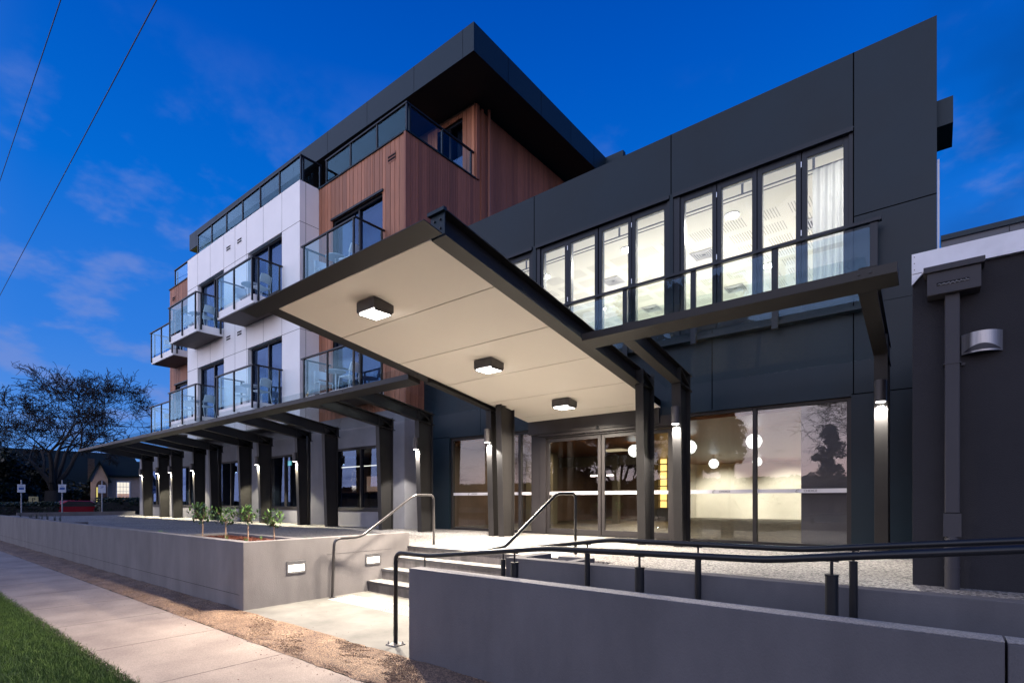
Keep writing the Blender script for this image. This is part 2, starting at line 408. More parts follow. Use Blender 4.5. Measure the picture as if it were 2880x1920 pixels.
def gp(g):
    x = -2.3 - g.exponential(3.2)
    while x < -13: x = -2.3 - g.exponential(3.2)
    return (x, g.uniform(2.59, 3.19), .012)
o = scatter('gravel_stones', 26000, gp, .0075, 'gravel', seed=3); tag(o, 'loose reddish gravel between the footpath and the low walls', 'gravel', kind='stuff')
def grp(g):
    while True:
        x = g.uniform(-14.5, -3.2); y = 1.40 - g.exponential(.45)
        if y > -.8 and g.uniform() < min(1, 1.6 / abs(x + 2.2) + .25): return (x, y + g.normal(0, .02), -.022)
o = scatter('grass', 80000, grp, .042, 'grass', 'blade', seed=5); tag(o, 'short mown green grass along the edge of the footpath', 'grass', kind='stuff')
def edge_(g):
    return (-2.5 - g.exponential(4.0), 1.375 + g.normal(0, .022), -.003)
o = scatter('edge_soil', 9000, edge_, .010, 'soil', seed=9); tag(o, 'thin line of dark soil between the grass and the footpath', 'soil', kind='stuff')
def litter_(g):
    return (-3.5 - g.exponential(3.0), g.uniform(1.4, 4.9) if g.uniform() < .5 else g.uniform(2.4, 2.6), .004 if g.uniform() < .5 else .008)
o = scatter('leaf_litter', 300, litter_, .006, 'bark_mulch', seed=19); tag(o, 'scattered bits of bark and grit on the footpath and landing', 'litter', kind='stuff')
# road behind the camera
struct(MB().box(-200, 200, -14, -4, -.2, -.008).build('road', 'road'))
# landing at the foot of the stairs and the ramp
struct(MB().box(-7.19, -3.0, 3.2, 5.17, -.1, .006).build('landing', 'landing_concrete'))
# ramp surface rising to the right
mb = MB()
prof = [(-3.8, .006), (-2.4, .15), (-.8, .16), (6, .62)]
for (xa, za), (xb, zb) in zip(prof[:-1], prof[1:]):
    mb.prism([(xa, -.15), (xb, -.15), (xb, zb), (xa, za)], 1, 3.34, 4.5)
struct(mb.build('ramp', 'landing_concrete'))
# terrace
mb = MB()
mb.box(-34.5, -7.34, 4.68, 9.5, -.2, T); mb.box(-7.34, 9, 6.06, 10.15, -.2, T); mb.box(-3.2, 9, 4.66, 6.06, -.2, T)
mb.box(-11.5, -7.34, 9.5, 10.15, -.2, T)
struct(mb.build('terrace', 'aggregate'))
struct(MB().box(-7.1, -4.35, 6.35, 10.05, T, T + .004).build('entrance_paving', 'concrete_step'))
mb = MB()
for i in range(8):
    pass
# ================================================================== stairs
st = empty('entrance_stairs', (-5.5, 5.2, 0), 'four concrete steps with dark risers up to the lit entrance', 'stairs')
t_ = MB(); r_ = MB(); n_ = MB()
for i in range(4):
    y0 = 5.17 + i * .28; z1 = T / 4 * (i + 1)
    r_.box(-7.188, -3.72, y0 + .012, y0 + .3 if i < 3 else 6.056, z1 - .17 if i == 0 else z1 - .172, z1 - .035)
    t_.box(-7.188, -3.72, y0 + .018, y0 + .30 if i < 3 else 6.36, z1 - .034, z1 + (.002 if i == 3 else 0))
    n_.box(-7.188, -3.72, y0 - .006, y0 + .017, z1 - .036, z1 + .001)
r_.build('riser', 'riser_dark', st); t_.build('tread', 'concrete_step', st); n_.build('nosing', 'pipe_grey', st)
def tactile(name, x0, x1, y0, y1, z, label):
    b = MB(); nx = int((x1 - x0) / .05); ny = int((y1 - y0) / .05)
    for i in range(nx):
        for j in range(ny): b.cyl((x0 + .025 + i * .05, y0 + .025 + j * .05), .0165, z, z + .006, 8, .012)
    o = b.build(name, 'tactile'); tag(o, label, 'tactile paving', 'studded tactile strips at the stairs'); return o
tactile('tactile_strip', -7.05, -4.0, 4.35, 4.80, .006, 'studded tactile strip on the landing below the stairs')
tactile('tactile_strip', -7.0, -4.2, 6.45, 6.8, T + .004, 'studded tactile strip on the terrace above the top step')

# ================================================================== low walls
pl = empty('front_planter', (-7.3, 3.3, 0), 'long pale rendered planter wall beside the footpath with bark mulch at its corner', 'planter')
mb = MB()
mb.prism([(-34, 3.21), (-7.19, 3.21), (-7.19, 6.05), (-7.34, 6.05), (-7.34, 3.36), (-34, 3.36)], 2, -.1, .915)
mb.build('outer_wall', 'planter_render', pl, bevel=.006)
mb = MB(); mb.box(-10.95, -7.34, 4.53, 4.68, -.1, .84); mb.box(-10.95, -10.8, 3.36, 4.53, -.1, .84)
mb.build('inner_wall', 'planter_render', pl, bevel=.006)
mb = MB(); mb.box(-34, -10.95, 4.45, 4.68, -.1, .745); mb.build('kerb', 'planter_render', pl, bevel=.008)
mb = MB(); mb.box(-34, -33.85, 4.68, 9.4, -.1, .87); mb.box(-20.6, -20.45, 3.36, 4.45, -.1, .80); mb.box(-27.6, -27.45, 3.36, 4.45, -.1, .80)
mb.build('end_wall', 'planter_render', pl)
MB().box(-34, -10.95, 3.36, 4.45, -.1, .66).build('soil', 'soil', pl)
MB().box(-10.8, -7.34, 3.36, 4.53, -.1, .78).build('mulch', 'bark_mulch', pl)
MB().add([(-7.1885, 3.36, .50), (-7.1885, 5.9, .50), (-7.1885, 5.9, .503), (-7.1885, 3.36, .503)], [(0, 1, 2, 3)])
b = MB(); b.box(-7.1898, -7.1885, 4.45, 5.68, .652, .655); b.build('joint_line', 'joint', pl)
b = MB(); b.box(-34, -7.3, 3.207, 3.2102, .20, .203); b.build('base_line', 'joint', pl)
g_ = np.random.default_rng(8)
vs = []; fs = []
for i in range(5200):
    x = g_.uniform(-10.78, -7.36); y = g_.uniform(3.38, 4.51); a = g_.uniform(0, 6.28); l = g_.uniform(.012, .032); wd = g_.uniform(.004, .010)
    zc = .785 + .035 * math.sin((x + 10.8) / 3.4 * 3.14) * math.sin((y - 3.36) / 1.17 * 3.14) * g_.uniform(.3, 1.2) + g_.uniform(0, .014); tz = g_.uniform(-.4, .4)
    dx, dy = math.cos(a) * l, math.sin(a) * l; ex_, ey = -math.sin(a) * wd, math.cos(a) * wd
    k = len(vs); vs += [(x - dx - ex_, y - dy - ey, zc - tz * l), (x + dx - ex_, y + dy - ey, zc + tz * l), (x + dx + ex_, y + dy + ey, zc + tz * l + .004), (x - dx + ex_, y - dy + ey, zc - tz * l + .004)]; fs.append((k, k + 1, k + 2, k + 3))
me = bpy.data.meshes.new('bark_chips'); me.from_pydata(vs, [], fs); me.materials.append(M['bark_mulch'])
o = bpy.data.objects.new('bark_chips', me); col.objects.link(o); tag(o, 'red brown bark chips covering the corner planter bed', 'mulch', kind='stuff')

rw = empty('ramp_wall', (-1.8, 3.25, 0), 'long grey rendered wall in the foreground on the street side of the ramp', 'wall')
MB().box(-3.80, .235, 3.19, 3.34, -.1, .845).build('wall_body', 'ramp_render', rw, bevel=.005)
MB().box(-3.80, .235, 3.192, 3.338, .8465, .850).build('wall_top', 'wall_cap', rw)
MB().box(.245, 1.4, 3.19, 3.34, -.1, .845).build('wall_body', 'ramp_render', rw, bevel=.005)
MB().box(.245, 1.4, 3.192, 3.338, .8465, .850).build('wall_top', 'wall_cap', rw)
rw2 = empty('ramp_wall', (-1.8, 4.55, 0), 'grey rendered wall behind the foreground one, holding up the terrace', 'wall')
b = MB(); b.box(-3.72, 6, 4.5, 4.65, -.1, .845)
b.box(-3.72, -3.57, 4.652, 5.17, -.1, .845)
b.build('wall_body', 'ramp_render', rw2, bevel=.005)
MB().box(-3.56, -3.215, 5.30, 5.40, -.1, .80).box(-3.215, -3.115, 4.652, 5.40, -.1, .80).build('recess_kerb', 'ramp_render', rw2)
for xa in (-2.95, -1.42, -.05):
    o = MB().box(xa, xa + .36, 4.482, 4.4985, .36, .47).build('vent_slot', 'rail_dark', rw2)

def step_light(y0, label):
    e = empty('step_light', (-7.19, y0 + .14, .5), label, 'wall light', 'recessed lights in the stair wall')
    b = MB(); y1 = y0 + .29; z0, z1 = .425, .605
    for c in cells(y0, y1, z0, z1, [(y0 + .022, y1 - .022, z0 + .03, z1 - .055)]): b.box(-7.19, -7.178, c[0], c[1], c[2], c[3])
    b.build('frame', 'brushed', e, bevel=.002)
    MB().box(-7.1895, -7.182, y0 + .022, y1 - .022, z0 + .03, z1 - .055).build('lens', 'lamp_soft', e)
    b = MB()
    for q in (y0 + .01, y1 - .01):
        for zq in (z0 + .01, z1 - .01): b.tube([(-7.178, q, zq), (-7.175, q, zq)], .004, 8)
    b.build('screw', 'steel', e)
    area_light('step_light_lamp', (-7.165, y0 + .145, .5), .20, 5.5, (1, .93, .80), e, rot=(0, R(-62), 0), size_y=.08)
step_light(3.81, 'square lit wall light near the street corner of the stair wall')
step_light(5.14, 'square lit wall light beside the second and third steps')

# ================================================================== handrails
def rail(name, pts, r, m, parent, n=12, f=.09): return MB().tube(fillet(pts, f, 6), r, n).build(name, m, parent, smooth=True)
lr = empty('stair_handrail', (-7.0, 5.2, 0), 'bent steel handrail on the planter side of the steps', 'handrail')
rail('rail', [(-7.10, 4.48, 0.0), (-7.08, 4.50, .895), (-7.02, 4.93, .90), (-6.98, 5.98, 1.565), (-6.97, 6.42, 1.57), (-6.97, 6.42, T)], .021, 'rail_metal', lr, f=.11)
MB().cyl((-7.10, 4.48), .04, .006, .02, 14).cyl((-6.97, 6.42), .04, T, T + .014, 14).build('base_plate', 'rail_metal', lr)
ir = empty('ramp_handrail', (-3, 4.4, 0), 'dark handrail running down the steps and on along the terrace side of the ramp', 'handrail')
rail('rail', [(-4.14, 6.62, T), (-4.14, 6.62, 1.575), (-4.16, 6.16, 1.57), (-4.10, 4.93, .90), (-4.10, 4.66, .895), (-3.95, 4.42, .90), (-2.39, 4.42, 1.105), (-.79, 4.42, 1.11), (1.6, 4.42, 1.36)], .0225, 'rail_dark', ir, f=.10)
outr = empty('ramp_handrail', (-3, 3.41, 0), 'dark handrail in the foreground with a bolted post at the foot of the ramp', 'handrail')
rail('rail', [(-4.29, 3.43, .012), (-4.29, 3.43, .945), (-3.78, 3.43, .945), (-2.42, 3.43, 1.095), (-.80, 3.43, 1.12), (1.2, 3.43, 1.35)], .0225, 'rail_dark', outr, f=.10)
def zl(x, pr):
    for (a, za), (b, zb) in zip(pr[:-1], pr[1:]):
        if a <= x <= b: return za + (zb - za) * (x - a) / (b - a)
po = [(-4.3, .945), (-3.78, .945), (-2.42, 1.095), (-.80, 1.12), (1.2, 1.35)]; pi_ = [(-4, .895), (-3.95, .90), (-2.39, 1.105), (-.79, 1.11), (1.6, 1.36)]
def posts(xs, y, pr, par, wy):
    for x in xs:
        z = zl(x, pr)
        MB().cyl((x, y), wy, zl(x, prof), z - .105, 14).build('post', 'rail_dark', par, smooth=False)
        b = MB(); b.cyl((x, y), wy + .003, z - .105, z - .098, 14); b.tube([(x, y, z - .10), (x, y, z - .02)], .0085, 8); b.box(x - .035, x + .035, y - .012, y + .012, z - .026, z - .018)
        b.build('bracket', 'rail_dark', par)
posts([-2.74, -1.62, -.46], 3.43, po, outr, .033)
MB().tube([(-3.85, 3.43, .62), (-3.85, 3.43, .93)], .007, 8).build('bracket', 'rail_dark', outr)
posts([-3.69, -2.63, -1.56, -.46, .7], 4.42, pi_, ir, .0265)
b = MB(); b.box(-4.36, -4.22, 3.36, 3.50, .006, .018)
for dx in (-.05, .05):
    for dy in (-.05, .05): b.cyl((-4.29 + dx, 3.43 + dy), .011, .018, .030, 6); b.cyl((-4.29 + dx, 3.43 + dy), .0055, .030, .044, 8)
b.build('base_plate', 'brushed', outr)

# ================================================================== THE HOTEL BLOCK (left wing)
GY = 9.42; WY = 8.80; TY = 9.49
hb = empty('hotel_building', (-20, 12, 0), 'four storey hotel wing of white panels and red brown boards under a dark flat roof', 'building')
XW0, XW1 = -24.90, -15.78; XT0, XT1 = -29.0, -11.40; XR = XT1
# ground floor wall with windows
gwin = [(-14.80, -12.25, 1.18, 3.07), (-19.12, -16.9, 1.18, 3.06), (-23.45, -21.2, 1.18, 3.04), (-27.7, -25.5, 1.18, 3.02), (-31.9, -29.8, 1.18, 3.02)]
mb = MB(); wall_y(mb, -33.2, XT1, T - .3, 4.02, GY, GY + .25, gwin)
mb.box(XT1 - .25, XT1, GY + .25, YF, T - .3, 4.02); mb.box(-33.2, -32.95, GY + .25, 22, T - .3, 4.02)
mb.build('ground_wall', 'grey_render', hb)
MB().box(-33.1, XT1 - .3, 14.0, 14.2, T, 4).build('inner_wall', 'interior_brown', hb)
MB().box(-33.1, XT1 - .3, GY + .3, 14.0, T, T + .01).build('inner_floor', 'interior_dark', hb)
MB().box(-33.1, XT1 - .3, GY + .3, 14.0, 3.3, 3.32).build('inner_ceiling', 'timber_dark', hb)
def window(par, x0, x1, z0, z1, y, fm='frame_brown', gm='window_glass', mull=None, name='window', fw=.07, sill=True, dp=.10):
    f = MB(); m_ = x0 + (x1 - x0) * (mull or .5)
    hs = [(x0 + fw, m_ - fw * .45, z0 + fw, z1 - fw), (m_ + fw * .45, x1 - fw, z0 + fw, z1 - fw)] if mull is not False else [(x0 + fw, x1 - fw, z0 + fw, z1 - fw)]
    wall_y(f, x0, x1, z0, z1, y, y + dp, hs)
    if sill: f.box(x0 - .03, x1 + .03, y - .05, y - .002, z0 - .04, z0 + .012)
    fo = f.build(name, fm, par, bevel=.004)
    for i, h in enumerate(hs): MB().box(h[0] - .01, h[1] + .01, y + .045 + .014 * (i % 2), y + .052 + .014 * (i % 2), h[2] - .01, h[3] + .01).build('pane', gm, fo)
    return fo
for h in gwin: window(hb, *h, GY + .03, mull=.52)
# dim room seen through the nearest ground window: lamp strip, picture, vase, desk
fr = empty('lounge_counter', (-17, 12.6, T), 'dark counter inside the nearest ground floor window with pale picture above', 'counter')
MB().box(-20.5, -15.0, 12.2, 12.9, T, 1.75).build('counter_front', 'interior_dark', fr)
MB().box(-20.5, -15.0, 12.1, 12.95, 1.752, 1.79).build('counter_top', 'timber_dark', fr)
mat('picture', (.62, .30, .18), .6, c2=(.75, .66, .55), vscale=2.2, emit=(.7, .4, .25), estr=.5)  # picture glows by itself in place of light falling on it
pc = MB().box(-19.4, -17.6, 13.93, 13.98, 1.85, 2.50).build('wall_picture', 'picture'); tag(pc, 'blurred self-glowing orange and cream picture on the wall inside the nearest ground floor window', 'picture')
sl = MB().box(-19.4, -15.0, 12.5, 12.55, 2.80, 2.83).build('strip_lamp', 'strip_warm'); tag(sl, 'thin lit lamp strip hanging above the counter inside the ground floor', 'lamp')
vz = empty('flower_vase', (-18.1, 12.4, 1.79), 'white vase of yellow flowers on the dark counter', 'vase')
MB().cyl((-18.1, 12.4), .08, 1.79, 2.05, 14, .11).build('vase', 'chair_white', vz, smooth=True)
b = MB()
for i in range(60):
    a = rnd.uniform(0, 6.28); h_ = rnd.uniform(.1, .62); r__ = .04 + .1 * (1 - h_); x = -18.1 + math.cos(a) * r__; y = 12.4 + math.sin(a) * r__; z = 2.05 + h_
    b.add([(x - .02, y, z), (x + .02, y, z), (x, y - .01, z + .045)], [(0, 1, 2)])
b.build('flowers', 'sign_yellow', vz)
area_light('lounge_lamp', (-17.3, 11.6, 3.1), .5, 70, (1, .75, .5), None)
area_light('lounge_lamp', (-20, 12, 3.2), 2.5, 12, (1, .7, .5), None, size_y=.5)

# upper core behind
doors_white = [(-19.35, -16.91), (-23.83, -21.34)]
doorD = (-14.99, -12.43); doorC = (-28.3, -25.75)
LV = [(4.66, 6.93), (8.08, 10.35)]          # door sill and head of levels one and two
holesW = [(a, b_, z0, z1) for a, b_ in doors_white for z0, z1 in LV]
holesT = [(doorD[0], doorD[1], z0, z1) for z0, z1 in LV]
holesL = [(doorC[0], doorC[1], z0, z1) for z0, z1 in LV]
CAP = 11.66
mb = MB(); wall_y(mb, XW0, XW1, 4.0, CAP, WY, WY + .2, holesW)
mb.box(XW1 - .2, XW1, WY + .2, TY + .1, 4.0, CAP); mb.box(XW0, XW0 + .2, WY + .2, TY + .1, 4.0, CAP)
mb.build('white_wall', 'white_panel', hb)
# panel joints
jb = MB(); e_ = .0025
cutX = [-23.83, -22.59, -21.34, -20.38, -19.45, -18.19, -16.91]
for z0, z1 in [(4.0, 6.93), (6.93, 10.35), (10.35, CAP)]:
    for x in cutX:
        for c in cells(x - .005, x + .005, z0, z1, [(h[0] - .001, h[1] + .001, h[2], h[3]) for h in holesW]): jb.box(c[0], c[1], WY - e_, WY + .001, c[2], c[3])
for zj in (6.93, 10.35):
    for c in cells(XW0, XW1, zj - .006, zj + .006, [(h[0], h[1], zj - 1, zj + 1) for h in holesW if False]): jb.box(c[0], c[1], WY - e_, WY + .001, c[2], c[3])
    jb.box(XW1 - .001, XW1 + e_, WY, TY, zj - .006, zj + .006)
jb.box(XW1 - .001, XW1 + e_, WY + .20, WY + .21, 4, CAP)
jb.build('panel_joint', 'joint', hb)
def boards_y(x0, x1, z0, z1, y, holes, seed, name, m):
    g = random.Random(seed); b = MB(); x = x0; k = 0
    while x < x1 - .01:
        wd = g.choice((.085, .14, .14, .19, .23)) ; xe = min(x1, x + wd); off = g.choice((0, 0, .004))
        for c in cells(x + .008, xe - .008, z0, z1, [h for h in holes if h[0] < x + wd / 2 < h[1]]): b.box(c[0], c[1], y - .02 - off, y, c[2], c[3])
        x = xe
    return b.build(name, m, hb)
def boards_x(y0, y1, z0, z1, x, seed, name, m):
    g = random.Random(seed); b = MB(); y = y0
    while y < y1 - .01:
        wd = g.choice((.085, .10, .14, .14)); ye = min(y1, y + wd); b.box(x, x + .02 + g.choice((0, .004)), y + .005, ye - .005, z0, z1); y = ye
    return b.build(name, m, hb)
boards_y(XW1, XT1, 4.04, CAP - .03, TY, holesT, 3, 'timber_cladding', 'timber')
boards_y(XT0, XW0, 4.04, CAP - .03, TY, holesL, 4, 'timber_cladding', 'timber')
boards_x(TY - .02, 12.25, 4.04, CAP - .03, XR, 5, 'timber_cladding', 'timber_shaded')
boards_x(12.25, 24, 4.04, 13.95, XR, 6, 'timber_cladding', 'timber_shaded')
MB().box(XT1 - .05, XT1 + .03, TY - .06, TY - .022, 4.04, CAP - .03).build('corner_board', 'timber_shaded', hb)
mb = MB(); wall_y(mb, XW1 - .19, XT1 - .001, 4.02, CAP - .03, TY + .001, TY + .2, holesT); mb.box(XR - .2, XR - .002, TY + .2, 12.3, 4.02, CAP - .03); mb.build('core_wall', 'joint', hb)
mb = MB(); wall_y(mb, XT0, XW0 + .19, 4.02, CAP - .03, TY + .001, TY + .2, holesL)
mb.box(XT0 + .001, XT0 + .2, TY + .2, 24, 4.02, CAP - .04); mb.box(XT0 + .2, XR - .2, 23.8, 24, 4.02, CAP - .04)
mb.build('core_wall', 'joint', hb)
# soffit under the overhanging floors and white ledge at the foot of the timber
mb = MB(); mb.box(XW0 + .2, XW1 - .2, WY + .2, GY, 4.0, 4.015); mb.build('overhang_soffit', 'interior_brown', hb)
# floors and rooms
mb = MB()
for z in (4.62, 8.04): mb.box(XT0 + .2, XR - .21, TY + .2, 24, z - .25, z)
mb.build('floor_slab', 'interior_dark', hb)
mb = MB()
for z in (4.62, 8.04): mb.box(XT0 + .3, XR - .3, 13.6, 13.8, z, z + 3.1)
mb.build('room_wall', 'interior_cream', hb)
MB().box(XT0 + .2, XR - .21, TY + .2, 24, CAP - .35, CAP - .08).build('terrace_floor', 'dark_soffit', hb)
MB().box(XW0 + .2, XW1 - .2, WY + .2, TY + .2, CAP - .35, CAP - .08).build('terrace_floor', 'dark_soffit', hb)
# parapet caps
mb = MB(); mb.box(XW1 + .005, XR + .06, TY - .06, TY + .2, CAP - .028, CAP + .012); mb.box(XR - .2, XR + .06, TY + .2, 12.25, CAP - .028, CAP + .012); mb.build('parapet_cap', 'dark_fascia', hb)
MB().box(XT0 - .04, XW0 - .005, TY - .06, TY + .2, CAP - .028, CAP + .012).build('parapet_cap', 'dark_fascia', hb)
# top floor, set back
mb = MB(); wall_y(mb, -27.6, XR - .01, CAP - .08, 14.15, 12.27, 12.5, [(-13.2, -11.9, 11.75, 13.85), (-18.5, -15.5, 11.75, 13.8), (-24, -21, 11.75, 13.8)])
mb.build('top_wall', 'interior_brown', hb)
boards_y(-13.6, XR, CAP - .05, 14.0, 12.27, [(-13.2, -11.9, 11.75, 13.85)], 9, 'timber_cladding', 'timber')
for x0, x1 in ((-13.2, -11.9), (-18.5, -15.5), (-24, -21)): window(hb, x0, x1, 11.75, 13.8, 12.28, 'frame_dark', 'window_glass', sill=False)
def curtain(par, x0, x1, y, z0, z1, m='curtain', amp=.03, wl=.11, name='curtain'):
    n = int((x1 - x0) / .012); b = MB(); vs = []; fs = []
    ph = rnd.uniform(0, 6)
    for i in range(n + 1):
        x = x0 + (x1 - x0) * i / n; yy = y + amp * math.sin(x / wl * 6.28 + ph + 1.3 * math.sin(x * 5))
        vs += [(x, yy, z0), (x, yy * .3 + y * .7, z1)]
    for i in range(n): fs.append((2 * i, 2 * i + 2, 2 * i + 3, 2 * i + 1))
    return b.add(vs, fs).build(name, m, par, smooth=True)
curtain(hb, -12.5, -12.0, 12.6, 11.8, 13.8)
# roof
RY, RX, RL = 10.78, -10.07, -30.25
rf = MB(); rf.box(RL + .03, RX - .03, RY + .03, 26, 14.06, 14.80); rfo = rf.build('roof', 'dark_soffit', hb)
fa = MB(); fa.box(RL, RX, RY, RY + .028, 14.03, 14.84); fa.box(RX - .028, RX, RY + .03, 18.3, 14.03, 14.84); fa.box(RL, RL + .028, RY + .03, 26, 14.03, 14.84)
fa.box(RX - .6, RX + .75, 18.3, 18.5, 13.9, 14.84); fa.box(RX + .67, RX + .70, 18.5, 22, 13.9, 14.84)
fa.build('fascia', 'dark_fascia', rfo)
j2 = MB()
for x in (-10.5, -12.6, -15.0, -17.4, -19.8, -22.2, -24.6, -27.0, -29.4): j2.box(x - .005, x + .005, RY - .002, RY + .001, 14.03, 14.84)
for y in (12.3, 14.0, 15.8, 17.4): j2.box(RX - .001, RX + .002, y - .005, y + .005, 14.03, 14.84)
j2.build('panel_joint', 'black_joint', rfo)
MB().box(RL + .02, -27.6, RY + .04, 14.5, 14.02, 14.055).build('lit_soffit', 'soffit_lit_yellow' if 'soffit_lit_yellow' in M else mat('soffit_lit_yellow', (.65, .58, .22), .6), rfo)  # yellow lighting of this end is painted into the soffit colour
area_light('terrace_lamp', (-29, 12.2, 13.2), .3, 3, (1, .95, .6), None, rot=(R(180), 0, 0))
for q in [rfo] + children(rfo):
    for v in q.data.vertices: v.co.z += .019 * (RX - v.co.x)
# side trims and downpipe on the top floor
MB().tube([(XR + .17, 12.75, 4.2), (XR + .17, 12.75, 14.02)], .05, 12).build('downpipe', 'downpipe_brown', hb, smooth=True)
MB().box(XR + .025, XR + .07, 12.27, 12.4, CAP, 14.02).box(XR + .025, XR + .05, 12.5, 12.62, 4.2, 14.02).build('corner_board', 'timber_shaded', hb)
# air vents
for x, z, y in ((-20.92, 11.02, WY), (-20.0, 11.02, WY), (-20.92, 7.62, WY), (-20.0, 7.62, WY), (-12.0, 11.16, TY - .022), (-28.45, 11.1, TY - .022)):
    fr_ = MB()
    if y < 9: fr_.box(x - .19, x + .19, y - .008, y - .001, z - .11, z + .11)
    else: fr_.box(x - .17, x + .17, y - .012, y - .001, z - .12, z + .12)
    vo = fr_.build('air_vent', 'white_panel' if y < 9 else 'timber_shaded', hb)
    s_ = MB()
    for k in (-.045, .045): s_.box(x - .17, x + .17, y - .0125 if y < 9 else y - .016, y - .0085 if y < 9 else y - .0125, z + k - .030, z + k + .024)
    s_.build('slot', 'joint', vo)
# balcony doors
for (a, b_) in doors_white:
    for z0, z1 in LV:
        f = window(hb, a, b_, z0, z1, WY + .13, 'frame_dark', 'window_glass', mull=.52, name='balcony_door', sill=False, dp=.1)
        curtain(f, a + .5, b_ - .1, WY + .42, z0 + .05, z1 - .05, 'curtain_blue', .02, .09)
for (a, b_) in (doorD, doorC):
    for z0, z1 in LV:
        f = window(hb, a, b_, z0, z1, TY + .04, 'frame_dark', 'window_glass', mull=.52, name='balcony_door', sill=False, dp=.1)
        curtain(f, a + .9, b_ - .1, TY + .32, z0 + .05, z1 - .05, 'curtain_blue', .02, .09)
        hd = MB(); hd.box(a - .05, b_ + .05, TY - .07, TY - .03, z1 + .0, z1 + .06); hd.build('door_head', 'frame_dark', f)

def glass_run(p0, p1, z0, z1, n, par, drop=.0, first=True, last=True):
    """posts and glass between two plan points"""
    (xa, ya), (xb, yb) = p0, p1
    for i in range(n + 1):
        if (i == 0 and not first) or (i == n and not last): continue
        t = i / n; x = xa + (xb - xa) * t; y = ya + (yb - ya) * t
        MB().box(x - .025, x + .025, y - .025, y + .025, z0 - drop, z1 - .03).build('post', 'rail_dark', par)
    for i in range(n):
        t0, t1 = i / n, (i + 1) / n; L_ = math.hypot(xb - xa, yb - ya); d = .035 / L_
        x0, y0 = xa + (xb - xa) * (t0 + d), ya + (yb - ya) * (t0 + d); x1, y1 = xa + (xb - xa) * (t1 - d), ya + (yb - ya) * (t1 - d)
        gs = MB()
        if abs(x1 - x0) > abs(y1 - y0): gs.box(x0, x1, y0 - .004, y0 + .004, z0 + .05, z1 - .06)
        else: gs.box(x0 - .004, x0 + .004, y0, y1, z0 + .05, z1 - .06)
        gs.build('glass_panel', 'balcony_glass', par)
def balcony(x0, x1, yf, yb, zs, first=True):
    """slab top zs; three posts in front, two on each side"""
    bo = empty('balcony', ((x0 + x1) / 2, yb, zs), None, None, parent=hb)
    s = MB(); s.box(x0, x1, yf, yb - .002, zs - .27, zs); s.build('slab', 'white_panel', bo, bevel=.006)
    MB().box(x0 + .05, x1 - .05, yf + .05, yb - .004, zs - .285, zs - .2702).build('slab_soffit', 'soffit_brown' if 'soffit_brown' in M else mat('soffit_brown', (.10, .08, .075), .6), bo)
    j = MB(); j.box(x1 + .0002, x1 + .002, yf + .10, yf + .108, zs - .27, zs); j.build('joint_line', 'joint', bo)
    yo = yf - .026; z1 = zs + 1.17
    for (p0, p1, n, fi, la) in (((x0 + .08, yo), (x1 - .05, yo), 2, 1, 1), ((x1 + .026, yf + .14), (x1 + .026, yb - .10), 1, 1, 1), ((x0 - .026, yf + .14), (x0 - .026, yb - .10), 1, 1, 1)):
        glass_run(p0, p1, zs + .02, z1, n, bo, drop=.22, first=fi, last=la)
    r = MB(); r.box(x0 - .06, x1 + .06, yo - .035, yo + .03, z1 - .03, z1 + .012); r.box(x1, x1 + .06, yo + .03, yb - .002, z1 - .03, z1 + .012); r.box(x0 - .06, x0, yo + .03, yb - .002, z1 - .03, z1 + .012)
    r.build('top_rail', 'rail_dark', bo, bevel=.004)
    return bo
BX = [(-19.6, -16.9, 7.87, WY, 'A'), (-24.1, -21.4, 7.87, WY, 'B'), (-15.07, -12.37, 8.52, TY - .022, 'D'), (-28.4, -25.7, 8.52, TY - .022, 'C')]
for z in (4.61, 8.03):
    for (a, b_, yf, yb, k) in BX: balcony(a, b_, yf, yb, z)
# roof terrace balustrade
tb = empty('terrace_balustrade', (-20, 9, CAP), None, None, parent=hb)
zr = CAP + .84
for (p0, p1, n) in (((-23.95, WY + .07), (XW1 - .05, WY + .07), 6), ((XW1 - .05, WY + .15), (XW1 - .05, TY + .05), 1), ((XW1 + .35, TY + .05), (XR - .05, TY + .05), 3), ((XR - .05, TY + .15), (XR - .05, 12.12), 2), ((-28.5, TY + .05), (XW0 - .1, TY + .05), 2), ((-23.95, WY + .15), (-23.95, 10.2), 1), ((-28.5, TY + .15), (-28.5, 11), 1)):
    glass_run(p0, p1, CAP + .012, zr, n, tb)
r = MB(); h0, h1 = zr - .03, zr + .012
r.box(-23.99, XW1 - .01, WY + .03, WY + .11, h0, h1); r.box(XW1 - .09, XW1 - .01, WY + .112, TY + .1, h0, h1)
r.box(XW1 + .3, XR - .01, TY + .01, TY + .09, h0, h1); r.box(XR - .09, XR - .01, TY + .092, 12.25, h0, h1)
r.box(-28.55, XW0 - .05, TY + .01, TY + .09, h0, h1); r.box(-23.99, -23.91, WY + .112, 10.2, h0, h1)
r.build('top_rail', 'rail_dark', tb, bevel=.004)

